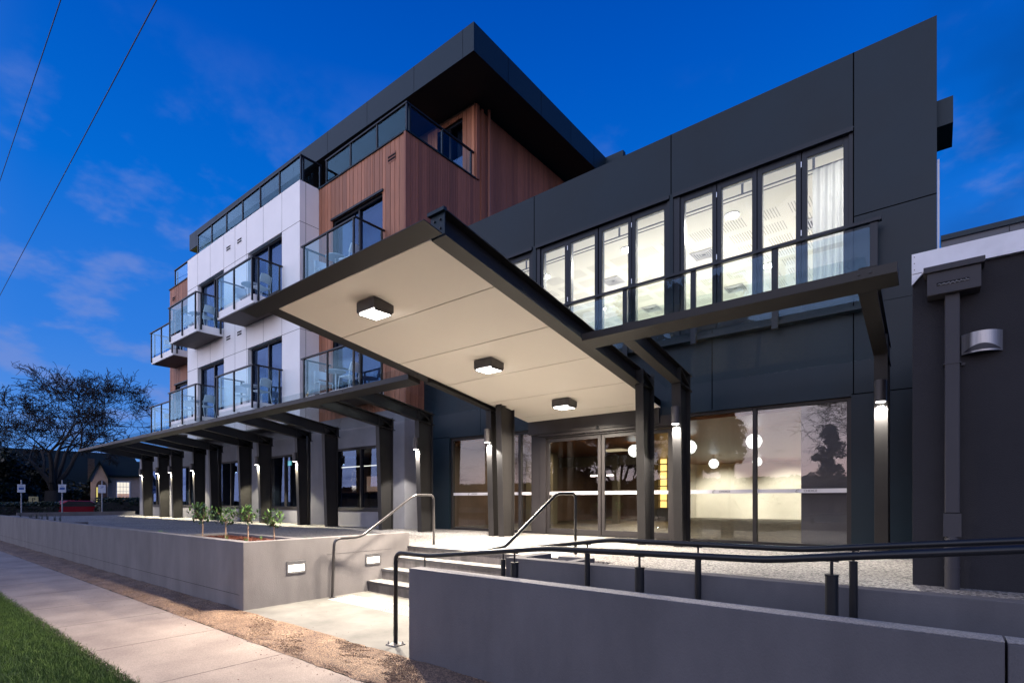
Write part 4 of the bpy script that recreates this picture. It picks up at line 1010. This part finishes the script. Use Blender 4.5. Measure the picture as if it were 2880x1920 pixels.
# ================================================================== CHARCOAL BUILDING on the right
cb = empty('charcoal_building', (1.5, 7, 0), 'low charcoal rendered building at the right edge with a white metal roof edge', 'building')
MB().box(-.18, 7, 6.28, 9.0, T - .1, 3.60).build('wall', 'charcoal_render', cb, bevel=.004)
b = MB(); b.box(-.185, 7, 6.235, 6.2785, 3.605, 3.79); b.box(-.185, 7, 6.28, 9.0, 3.605, 3.78); b.prism([(-.185, 3.60), (-.10, 3.60), (-.185, 3.50)], 1, 6.24, 6.2785)
b.build('roof_edge', 'white_metal', cb)
b = MB()
for z in (3.64, 3.70, 3.76): b.tube([(-.165, 6.235, z), (-.165, 6.231, z)], .004, 8)
b.build('rivet', 'pipe_grey', cb)
b = MB(); b.box(-.07, .30, 6.10, 6.278, 3.33, 3.53); b.build('rain_head', 'pipe_grey', cb, bevel=.004)
MB().box(-.095, .325, 6.075, 6.278, 3.531, 3.585).build('rain_head_lid', 'pipe_grey', cb, bevel=.004)
MB().box(.0, .22, 6.0965, 6.0995, 3.405, 3.43).build('overflow_slot', 'joint', cb)
b = MB()
for i in range(26):
    x = .005 + i * .0082; z = 3.412 + .005 * math.sin(i * 1.7) + .004 * math.sin(i * 3.1); b.tube([(x, 6.094, z), (x + .011, 6.092, z + .004 * math.cos(i * 2.1))], .0026, 5)
b.build('debris', 'hinge', cb)
MB().box(.055, .160, 6.15, 6.22, 1.36, 3.329).build('downpipe', 'pipe_grey', cb, bevel=.01)
MB().box(.045, .17, 6.146, 6.278, 2.70, 2.712).box(.16, .20, 6.26, 6.276, 2.695, 2.72).build('pipe_clip', 'pipe_grey', cb)
b = MB(); b.cyl((.1075, 6.19), .055, T, 1.02, 20); b.cyl((.1075, 6.19), .060, 1.02, 1.10, 20); b.cyl((.1075, 6.19), .058, .86, .88, 20); b.cyl((.1075, 6.19), .055, 1.10, 1.15, 20, .05); b.box(.045, .17, 6.145, 6.225, 1.15, 1.358)
b.build('pipe_socket', 'pipe_grey', cb)
# bulkhead light
wl = empty('bulkhead_light', (.31, 6.25, 2.87), 'curved brushed metal wall light, unlit, beside the downpipe', 'wall light')
vs = []; fs = []; n = 16
for i in range(n + 1):
    u = -1 + 2 * i / n; x = .31 + u * .14; y = 6.278 - .10 * (1 - u * u) - .01
    for z in (2.785, 2.80, 2.95, 2.965): vs.append((x, y, z))
for i in range(n):
    for k in range(3): fs.append((i * 4 + k, (i + 1) * 4 + k, (i + 1) * 4 + k + 1, i * 4 + k + 1))
MB().add(vs, fs).build('shade', 'brushed', wl, smooth=True)
MB().box(.17, .45, 6.262, 6.279, 2.785, 2.965).build('back_plate', 'pipe_grey', wl)
vs = []; fs = []
for i in range(n + 1):
    u = -1 + 2 * i / n; x = .31 + u * .125; y = 6.2775 - .10 * (1 - u * u * .8) - .0135; zc = 2.80 + .05 * (1 - u * u)
    vs += [(x, y, 2.80), (x, y, zc + .003)]
for i in range(n): fs.append((2 * i, 2 * i + 2, 2 * i + 3, 2 * i + 1))
MB().add(vs, fs).build('diffuser', 'pipe_grey', wl, smooth=True)
# parapet behind
b = MB(); b.box(.045, 7, 9.002, 9.15, 3.4, 4.90); b.build('rear_parapet', 'rear_grey' if 'rear_grey' in M else mat('rear_grey', (.06, .065, .08), .5, var=.05), cb)
MB().box(.04, 7, 8.97, 9.18, 4.90, 4.965).build('rear_parapet_cap', 'dark_fascia', cb)
MB().box(.70, .706, 8.998, 9.0015, 3.7, 4.9).build('panel_joint', 'joint', cb)

# ================================================================== PLANTS
def leafy(mb, c, rx, rz, n, size, g, squash=1):
    for i in range(n):
        while True:
            p = g.uniform(-1, 1, 3)
            if .25 < (p ** 2).sum() < 1: break
        p = np.array(c) + p * np.array((rx, rx, rz)); a = g.uniform(0, 6.28); e = g.uniform(-.2, 1.2); l = size * g.uniform(.7, 1.3); wd = l * .36
        d = np.array((math.cos(a) * math.cos(e), math.sin(a) * math.cos(e), math.sin(e))); s = np.cross(d, (0, 0, 1.)); s /= max(np.linalg.norm(s), .1)
        k = len(mb.v); m_ = p + d * l * .5
        mb.v += [tuple(p), tuple(m_ + s * wd / 2), tuple(p + d * l), tuple(m_ - s * wd / 2)]; mb.f.append((k, k + 1, k + 2, k + 3))
g_ = np.random.default_rng(11)
def shrub(x, y, ztop, rad, lab, seed):
    g = np.random.default_rng(seed); e = empty('planter_shrub', (x, y, .80), lab, 'shrub', 'small standard shrubs in the corner planter')
    zc = ztop - rad * .95; b = MB(); b.tube([(x, y, .78), (x + .015, y, .95), (x - .01, y + .01, zc - rad * .2)], .013, 8, .009)
    for i in range(9):
        a = g.uniform(0, 6.28); b.tube([(x - .01, y + .01, zc - rad * .6 + g.uniform(0, rad * .5)), (x + math.cos(a) * rad * .7, y + math.sin(a) * rad * .7, zc + g.uniform(-.3, .7) * rad)], .005, 5, .002)
    b.build('stem', 'bark_light', e)
    l = MB(); l2 = MB()
    leafy(l, (x, y, zc), rad, rad * .9, int(2600 * rad ** 2) + 50, .082, g); leafy(l2, (x, y, zc + rad * .25), rad * .95, rad * .8, 75, .085, g)
    l.build('foliage', 'leaf0', e); l2.build('highlight_leaves', 'leaf1', e)  # lighter upper leaves are a highlight put into the colour
shrub(-10.35, 3.90, 1.42, .22, 'leftmost and largest round shrub in the corner planter', 21)
shrub(-9.40, 3.90, 1.345, .175, 'second round shrub from the left in the corner planter', 22)
shrub(-8.58, 3.90, 1.365, .165, 'third round shrub from the left in the corner planter', 23)
shrub(-7.74, 3.90, 1.31, .15, 'smallest shrub, nearest the stair wall in the corner planter', 24)
def tuft(x, y, z, h, n, lab, m='leaf1', name='grass_tuft', sp=.5):
    g = np.random.default_rng(int(abs(x * 97 + y * 13))); b = MB()
    for i in range(n):
        a = g.uniform(0, 6.28); t = g.uniform(.1, sp) * h; hh = h * g.uniform(.6, 1); w_ = .004
        p = Vector((x, y, z)); q = Vector((x + math.cos(a) * t, y + math.sin(a) * t, z + hh)); s = Vector((-math.sin(a), math.cos(a), 0)) * w_; md = (p + q) / 2 + Vector((0, 0, hh * .15))
        k = len(b.v); b.v += [tuple(p - s), tuple(p + s), tuple(md + s), tuple(q), tuple(md - s)]; b.f.append((k, k + 1, k + 2, k + 3, k + 4))
    o = b.build(name, m); tag(o, lab, 'plant', 'low tufts in the planter beds'); return o
tuft(-7.6, 4.35, .79, .14, 16, 'small green tuft at the stair end of the corner planter')
tuft(-8.3, 3.75, .79, .12, 14, 'small tuft beside the third shrub'); tuft(-9.1, 3.8, .79, .14, 12, 'small tuft between the second and third shrubs'); tuft(-8.75, 4.2, .79, .11, 12, 'short tuft behind the third shrub')
tuft(-12.2, 3.8, .66, .24, 60, 'yellow green low plant in the bed left of the corner planter', 'leaf1', sp=1.0); tuft(-13.0, 3.9, .66, .2, 50, 'dark low plant in the bed left of the corner planter', 'leaf2', sp=1.1)
for i in range(7): tuft(-21.3 - i * .9, 3.8 + (i % 2) * .3, .66, .42, 16, 'thin twiggy seedling number %s in the far bed' % ['one', 'two', 'three', 'four', 'five', 'six', 'seven'][i], 'leaf2', sp=.25)

# ---------------- bare winter trees
def bare_tree(name, loc, H, spread, seed, lab, trunk_r=.5, depth=7, group='bare winter trees', lean=0, ntw=3, rmin=.012):
    g = random.Random(seed); V = []; F = []; TV = []; TF = []
    def seg(p, q, r0, r1, n, V, F):
        t = (q - p); L_ = t.length
        if L_ < 1e-5: return
        t /= L_; a = Vector((0, 0, 1)) if abs(t.z) < .9 else Vector((1, 0, 0)); u = t.cross(a).normalized(); w_ = t.cross(u); k = len(V)
        for (c, r) in ((p, r0), (q, r1)):
            for i in range(n): an = 6.2832 * i / n; V.append(tuple(c + (u * math.cos(an) + w_ * math.sin(an)) * r))
        for i in range(n): F.append((k + i, k + (i + 1) % n, k + n + (i + 1) % n, k + n + i))
    def grow(p, d, L_, r, lvl):
        n = 7 if lvl < 2 else (5 if lvl < 4 else 3); cur = p; dd = d.copy(); steps = 4 if lvl < 4 else 3
        kids = []
        for s in range(steps):
            dd = (dd + Vector((g.gauss(0, .10 + .03 * lvl), g.gauss(0, .10 + .03 * lvl), g.gauss(0, .07 + .03 * lvl) + (.05 if lvl < 5 else -.03)))).normalized()
            nx_ = cur + dd * L_ / steps; r0 = r * (1 - .5 * s / steps); r1 = r * (1 - .5 * (s + 1) / steps)
            seg(cur, nx_, max(r0, rmin), max(r1, rmin * .8), n, V, F); cur = nx_; kids.append((cur, dd.copy(), r1))
        if lvl >= depth: return
        m = g.choice((2, 3, 3)) if lvl < 5 else 3
        for i in range(m):
            c, dk, rk = kids[-1] if (i == 0 or lvl == 0) else g.choice(kids[max(0, len(kids) - 3):])
            if lvl == 0: c, dk, rk = g.choice(kids[-2:])
            az = g.uniform(0, 6.28) if lvl else i * 6.28 / m + g.uniform(-.4, .4); an = g.uniform(.3, .85) if lvl else g.uniform(.25, .75) * spread
            a = dk.orthogonal().normalized(); b = dk.cross(a)
            nd = (dk * math.cos(an) + (a * math.cos(az) + b * math.sin(az)) * math.sin(an)).normalized()
            if lvl > 0: nd.z = nd.z * .9 + .05
            grow(c, nd.normalized(), L_ * g.uniform(.62, .84), rk * g.uniform(.6, .8), lvl + 1)
    e = empty(name, loc, lab, 'tree', group); P0 = Vector(loc)
    th = H * .17; seg(P0 - Vector((0, 0, .3)), P0 + Vector((lean * .3, 0, th)), trunk_r * 1.25, trunk_r * .9, 10, TV, TF)
    top = P0 + Vector((lean * .3, 0, th))
    for i in range(5):
        an = g.uniform(.15, .85) * spread; az = i * 1.257 + g.uniform(-.3, .3); d = Vector((math.cos(az) * math.sin(an), math.sin(az) * math.sin(an), math.cos(an)))
        grow(top, d, H * .27, trunk_r * .42, 1)
    MB().add(TV, TF).build('trunk', 'bark', e, smooth=True)
    me = bpy.data.meshes.new('crown'); me.from_pydata(V, [], F); me.materials.append(M['bark']); o = bpy.data.objects.new('crown', me); col.objects.link(o)
    o.parent = e; o.matrix_parent_inverse = Matrix.Translation(-P0)
    return e
def dirpos(u, d):      # only used to lay out far scenery by bearing
    k = (u - 1440) / 1481; s_, c_ = math.sin(YAW), math.cos(YAW)
    return (-s_ + k * c_) * d, (c_ + k * s_) * d
x, y = dirpos(150, 46); bare_tree('bare_tree', (x, y, 0), 13.4, .98, 5, 'large bare tree with a wide crown beyond the end of the hotel wing', .62, 8, rmin=.019)
x, y = dirpos(-160, 50); bare_tree('bare_tree', (x, y, 0), 11.5, 1.2, 9, 'bare tree at the left edge of the photo, partly cut off', .5, 8, rmin=.018)
# trees across the road (seen as reflections in the glass)
bare_tree('bare_tree', (-27, -19, 0), 11, 1.1, 14, 'bare street tree across the road, reflected in the entrance glass', .3, 7)
bare_tree('bare_tree', (-22, -22, 0), 12, 1.1, 15, 'bare street tree across the road opposite the hotel wing', .35, 7)
bare_tree('bare_tree', (-1.5, -16, 0), 11.5, 1.1, 16, 'bare street tree across the road opposite the charcoal building', .3, 7)
bare_tree('bare_tree', (-30, -30, 0), 13, 1.1, 17, 'bare street tree across the road opposite the far balconies', .35, 7)

def leaf_mass(mb, pts, n, size, g):
    pts = np.array(pts); w_ = np.array([p[3] ** 2 for p in pts]); w_ /= w_.sum(); idx = g.choice(len(pts), n, p=w_)
    q = g.normal(0, 1, (n, 3)); q /= np.linalg.norm(q, axis=1)[:, None]; q *= (g.uniform(0, 1, n) ** .4)[:, None]
    P_ = pts[idx, :3] + q * pts[idx, 3:4] * np.array((1, 1, .7)); d = g.normal(0, 1, (n, 3)); d /= np.linalg.norm(d, axis=1)[:, None]; s = np.cross(d, g.normal(0, 1, (n, 3))); s /= np.linalg.norm(s, axis=1)[:, None]
    l = size * g.uniform(.6, 1.4, (n, 1)); k = len(mb.v)
    V = np.stack([P_ - d * l * .5, P_ + s * l * .35, P_ + d * l * .5, P_ - s * l * .35], 1).reshape(-1, 3)
    mb.v += [tuple(v) for v in V]; mb.f += [(k + 4 * i, k + 4 * i + 1, k + 4 * i + 2, k + 4 * i + 3) for i in range(n)]
def evergreen(loc, H, rad, seed, lab, n=5000, size=.35, m='leaf3', conifer=False, name='evergreen_tree', group='dark evergreen trees'):
    g = np.random.default_rng(seed); e = empty(name, loc, lab, 'tree', group); x, y, z = loc
    b = MB(); b.tube([(x, y, z - .2), (x + .1, y, z + H * .5), (x, y, z + H * .92)], H * .028, 8, H * .006); cl = []
    for i in range(26 if not conifer else 60):
        h_ = g.uniform(.22, 1) if not conifer else .16 + .84 * i / 60
        rr = rad * (1 - abs(h_ - .55) * 1.1) if not conifer else rad * (1.05 - h_) * g.uniform(.55, 1.1); a = g.uniform(0, 6.28); t = g.uniform(.3, 1)
        p = (x + math.cos(a) * rr * t, y + math.sin(a) * rr * t, z + H * h_); cl.append((*p, rad * (.30 if not conifer else .17) * g.uniform(.6, 1.2)))
        b.tube([(x, y, z + H * h_ * .85), p], H * .006, 5, H * .002)
    b.build('trunk', 'bark', e); l = MB(); leaf_mass(l, cl, n, size, g)
    me = bpy.data.meshes.new('crown'); me.from_pydata(l.v, [], l.f); me.materials.append(M[m]); o = bpy.data.objects.new('crown', me); col.objects.link(o); o.parent = e; o.matrix_parent_inverse = Matrix.Translation(-Vector(loc))
    return e
for i, (u, d, H, r_) in enumerate(((-60, 44, 5.2, 4.0), (30, 50, 4.6, 4.2), (110, 56, 4.4, 4.5), (165, 66, 5.0, 2.8))):
    x, y = dirpos(u, d); evergreen((x, y, -.1), H, r_, 31 + i, 'dark bushy tree %s behind the far hedge' % ['at the left edge of the photo', 'behind the first parking sign', 'behind the yellow parking board', 'beside the stone chimney cottage'][i], 9000, .34, 'leaf3')
evergreen((-14.5, -19, 0), 17, 7.0, 41, 'tall dark gum tree across the road reflected in the sliding doors', 26000, .40)
evergreen((-9.0, -46, 0), 9.5, 4.0, 42, 'lone conifer across the road reflected in the right window', 9000, .22, conifer=True)
evergreen((-34, -40, 0), 14, 6, 43, 'broad dark tree across the road behind the bare trees', 9000, .5)
evergreen((6, -24, 0), 9, 4, 44, 'dark tree across the road opposite the charcoal building', 8000, .4)
def hedge(name, x0, x1, y0, y1, h, n, lab, m='leaf3', seed=1, size=.09, z=0):
    g = np.random.default_rng(seed); V = []
    P_ = np.stack([g.uniform(x0, x1, n), g.uniform(y0, y1, n), z + h * g.uniform(0, 1, n) ** .6], 1)
    d = g.normal(0, 1, (n, 3)); d /= np.linalg.norm(d, axis=1)[:, None]; s = np.cross(d, g.normal(0, 1, (n, 3))); s /= np.linalg.norm(s, axis=1)[:, None]; l = size * g.uniform(.6, 1.4, (n, 1))
    V = np.stack([P_ - d * l * .5, P_ + s * l * .4, P_ + d * l * .5, P_ - s * l * .4], 1).reshape(-1, 3)
    me = bpy.data.meshes.new(name); me.from_pydata([tuple(v) for v in V], [], [(4 * i, 4 * i + 1, 4 * i + 2, 4 * i + 3) for i in range(n)]); me.materials.append(M[m])
    e = empty(name, ((x0 + x1) / 2, (y0 + y1) / 2, z), lab, 'hedge', 'clipped hedges'); o = bpy.data.objects.new('foliage', me); col.objects.link(o); o.parent = e; o.matrix_parent_inverse = Matrix.Translation(-Vector(e.location))
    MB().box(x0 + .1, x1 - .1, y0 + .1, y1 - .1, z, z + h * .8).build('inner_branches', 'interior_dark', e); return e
hedge('hedge', -44, -42.6, -1, 7.9, 1.35, 14000, 'low clipped hedge behind the parking signs on the left', 'leaf2', 2, .12)
hedge('hedge', -46, -44.6, 10.3, 17, 1.65, 9000, 'taller hedge in front of the cottage window', 'leaf2', 3, .12)
hedge('hedge', -120, 120, -62, -58, 4.5, 30000, 'long dark hedge far across the road', 'leaf3', 4, .9)

# ---------------- cottage (built in its own frame, turned towards the street corner)
hx, hy = dirpos(280, 60)
ct = empty('cottage', (0, 0, 0), 'cream cottage with steep slate roof, small gabled porch and lit window', 'house')
MB().box(.75, 7, 0, 6, -.1, 4.3).build('wall', 'house_wall', ct)
b = MB(); b.box(-.8, .75, -.9, 5, -.1, 4.0); b.prism([(-.8, 4.0), (.75, 4.0), (-.02, 5.75)], 1, -.9, 4); b.build('porch_wall', 'house_wall', ct)
b = MB(); b.prism([(-.5, 4.15), (-.5, 4.32), (2.6, 6.15), (5.8, 4.32), (5.8, 4.15)], 0, -.2, 7.5)
b.prism([(-1.15, 3.45), (-.95, 3.45), (-.02, 5.68), (-.02, 5.95)], 1, -1.3, 2.5); b.prism([(1.1, 3.45), (.9, 3.45), (-.02, 5.68), (-.02, 5.95)], 1, -1.3, 2.5)
b.build('roof', 'roof_slate', ct)
MB().box(-1.05, -.45, -.2, .5, 3.5, 6.15).build('chimney', 'stone_wall', ct)
pts = [(-.35, 0), (.65, 0), (.65, 2.8)] + [(.15 + .5 * math.cos(t), 2.8 + .9 * math.sin(t)) for t in (.5, 1.0, 1.57, 2.1, 2.6)] + [(-.35, 2.8)]
dd = MB().prism(pts, 1, -.96, -.905).build('arched_door', 'timber_dark', ct); MB().box(-.28, -.16, -.975, -.965, 1.0, 2.9).build('lit_slot', 'yellow_glow', dd)
f = MB()
for c in cells(1.5, 2.85, 1.25, 3.65, [(1.6 + i * .29, 1.6 + i * .29 + .26, 1.4 + k * .54, 1.4 + k * .54 + .5) for i in range(4) for k in range(4)]): f.box(c[0], c[1], -.06, -.004, c[2], c[3])
wf_ = f.build('window', 'white_metal', ct); MB().box(1.55, 2.8, -.02, -.006, 1.3, 3.6).build('pane', 'warm_window', wf_)
MB().box(1.62, 2.75, -.035, -.03, 1.42, 2.2).build('blurred_interior', 'picture', wf_)
area_light('porch_lamp', (-2.2, -3.2, 3.4), .3, 26, (1, .8, .65), ct, rot=(R(60), 0, R(-30)))
ct.location = (hx, hy, 0); ct.rotation_euler = (0, 0, math.atan2(-hx, hy))
hs2 = empty('house', (-82, 6, 0), 'dark house with a gabled roof behind the large bare tree', 'house')
MB().box(-88, -76, -4, 22, 0, 3.4).build('wall', 'interior_dark', hs2); MB().prism([(-75.4, 3.2), (-82, 7.4), (-88.6, 3.2)], 1, -4.5, 22.5).build('roof', 'roof_slate', hs2)
# ---------------- red car behind the hedge
cr = empty('parked_car', (-47, 9.2, 0), 'red car parked between the low hedge and the cottage', 'car')
MB().prism([(8.0, .35), (11.9, .35), (12.0, .75), (11.6, .95), (10.9, 1.0), (10.2, 1.42), (8.9, 1.45), (8.2, 1.05), (7.9, .95)], 0, -47.9, -46.2).build('body', 'red_car', cr, bevel=.08)
MB().prism([(8.45, 1.03), (10.7, 1.02), (10.15, 1.37), (8.95, 1.40)], 0, -46.205, -46.19).build('side_window', 'interior_dark', cr)
for yq in (8.8, 11.1):
    b = MB(); b.tube([(-46.4, yq, .32), (-46.15, yq, .32)], .32, 18); wo_ = b.build('wheel', 'tyre', cr); MB().tube([(-46.15, yq, .32), (-46.13, yq, .32)], .2, 14).build('rim', 'brushed', wo_)
# ---------------- parking signs
def psign(u, d, zt, lab, blue=True):
    x, y = dirpos(u, d); e = empty('parking_sign', (x, y, 0), lab, 'sign', 'white parking signs on posts'); a = YAW + .0
    MB().tube([(x, y, 0), (x, y, zt + .25)], .03, 10).build('pole', 'pole_grey', e)
    h = MB(); h.box(-.17, .17, -.06, -.045, -.46, 0); pb_ = h.build('sign_board', 'sign_white', e, bevel=.01); pb_.matrix_parent_inverse = Matrix(); pb_.location = (0, 0, zt); pb_.rotation_euler = (0, 0, math.atan2(-x, y) )
    if blue:
        q = MB().box(-.11, .11, -.063, -.0605, -.30, -.17).build('blue_panel', 'sign_blue', pb_); q.matrix_parent_inverse = Matrix()
        t = text('lettering', 'BUS', .08, (0, -.062, -.09), (R(90), 0, 0), 'sign_blue', None); t.parent = pb_
    else:
        t = text('lettering', '2P', .17, (0, -.062, -.13), (R(90), 0, 0), 'sign_blue', None); t.parent = pb_
psign(60, 30, 2.36, 'white and blue sign on a pale post, leftmost by the hedge'); psign(175, 30, 2.36, 'white and blue sign on a pale post in front of the big bare tree'); psign(287, 30, 2.33, 'white sign without a blue panel on the post in front of the cottage', False)
x, y = dirpos(94, 38); e = empty('parking_board', (x, y, 0), 'dim yellowish board with a dark P between the first two sign posts', 'sign')
MB().tube([(x, y, 0), (x, y, 1.5)], .04, 8).build('pole', 'pole_grey', e)
q = MB().box(-.26, .26, -.06, -.04, -.5, 0).build('sign_board', 'sign_yellow', e); q.matrix_parent_inverse = Matrix(); q.location = (0, 0, 1.72); q.rotation_euler = (0, 0, math.atan2(-x, y))
t = text('lettering', 'P', .42, (0, -.063, -.25), (R(90), 0, 0), 'joint', None); t.parent = q
xs_ = empty('exit_sign', (-19.9, 10.6, 2.92), 'small glowing exit sign inside the second ground floor window from the entrance', 'sign')
MB().box(-20.15, -19.65, 10.6, 10.62, 2.83, 3.0).build('sign_board', 'exit_green', xs_); text('lettering', 'EXIT', .15, (-19.9, 10.597, 2.915), (R(90), 0, 0), 'joint', xs_)
gr = MB()
for i in range(4): gr.box(-1.92, -1.38, 5.72 + i * .036, 5.735 + i * .036, T, T + .006)
tag(gr.build('drain_grate', 'brushed'), 'narrow slotted metal drain grate set in the terrace near the ramp wall', 'grate')
# ---------------- overhead wires
def wire(name, a, b_, sag, r, lab, group='overhead wires'):
    a, b_ = Vector(a), Vector(b_); pts = []
    for i in range(25):
        t = i / 24; p = a.lerp(b_, t); p.z -= sag * 4 * t * (1 - t); pts.append(p)
    o = MB().tube(pts, r, 6).build(name, 'wire'); tag(o, lab, 'wire', group)
def bear(u, v, d):
    x, y = dirpos(u, d); return Vector((x, y, EYE - (v - 1405) / 1481 * d))
p, q = bear(171, 0, 16), bear(0, 508, 26); dv = (q - p); wire('overhead_wire', p - dv * .8, q + dv * 3, .0, .014, 'shorter steep wire crossing the top left corner of the sky')
p, q = bear(441, 0, 15), bear(0, 830, 36); dv = (q - p); wire('overhead_wire', p - dv * .6, q + dv * 2, .0, .016, 'longer wire slanting across the sky left of the hotel wing')
for k, dz in enumerate((0, .25, .6)):
    wire('overhead_wire', bear(-300, 1120 + dz * 30, 60), bear(480, 1190 + dz * 20, 60), .6, .015, 'distant thin cable behind the big bare tree, %s of three' % ['top', 'middle', 'bottom'][k])
for k, z in enumerate((8.0, 8.6, 9.2)): wire('street_cable', (-60, -9, z), (40, -9, z), .5, .02, 'cable along the road behind the viewer, %s of three, mirrored in glass' % ['lowest', 'middle', 'highest'][k])
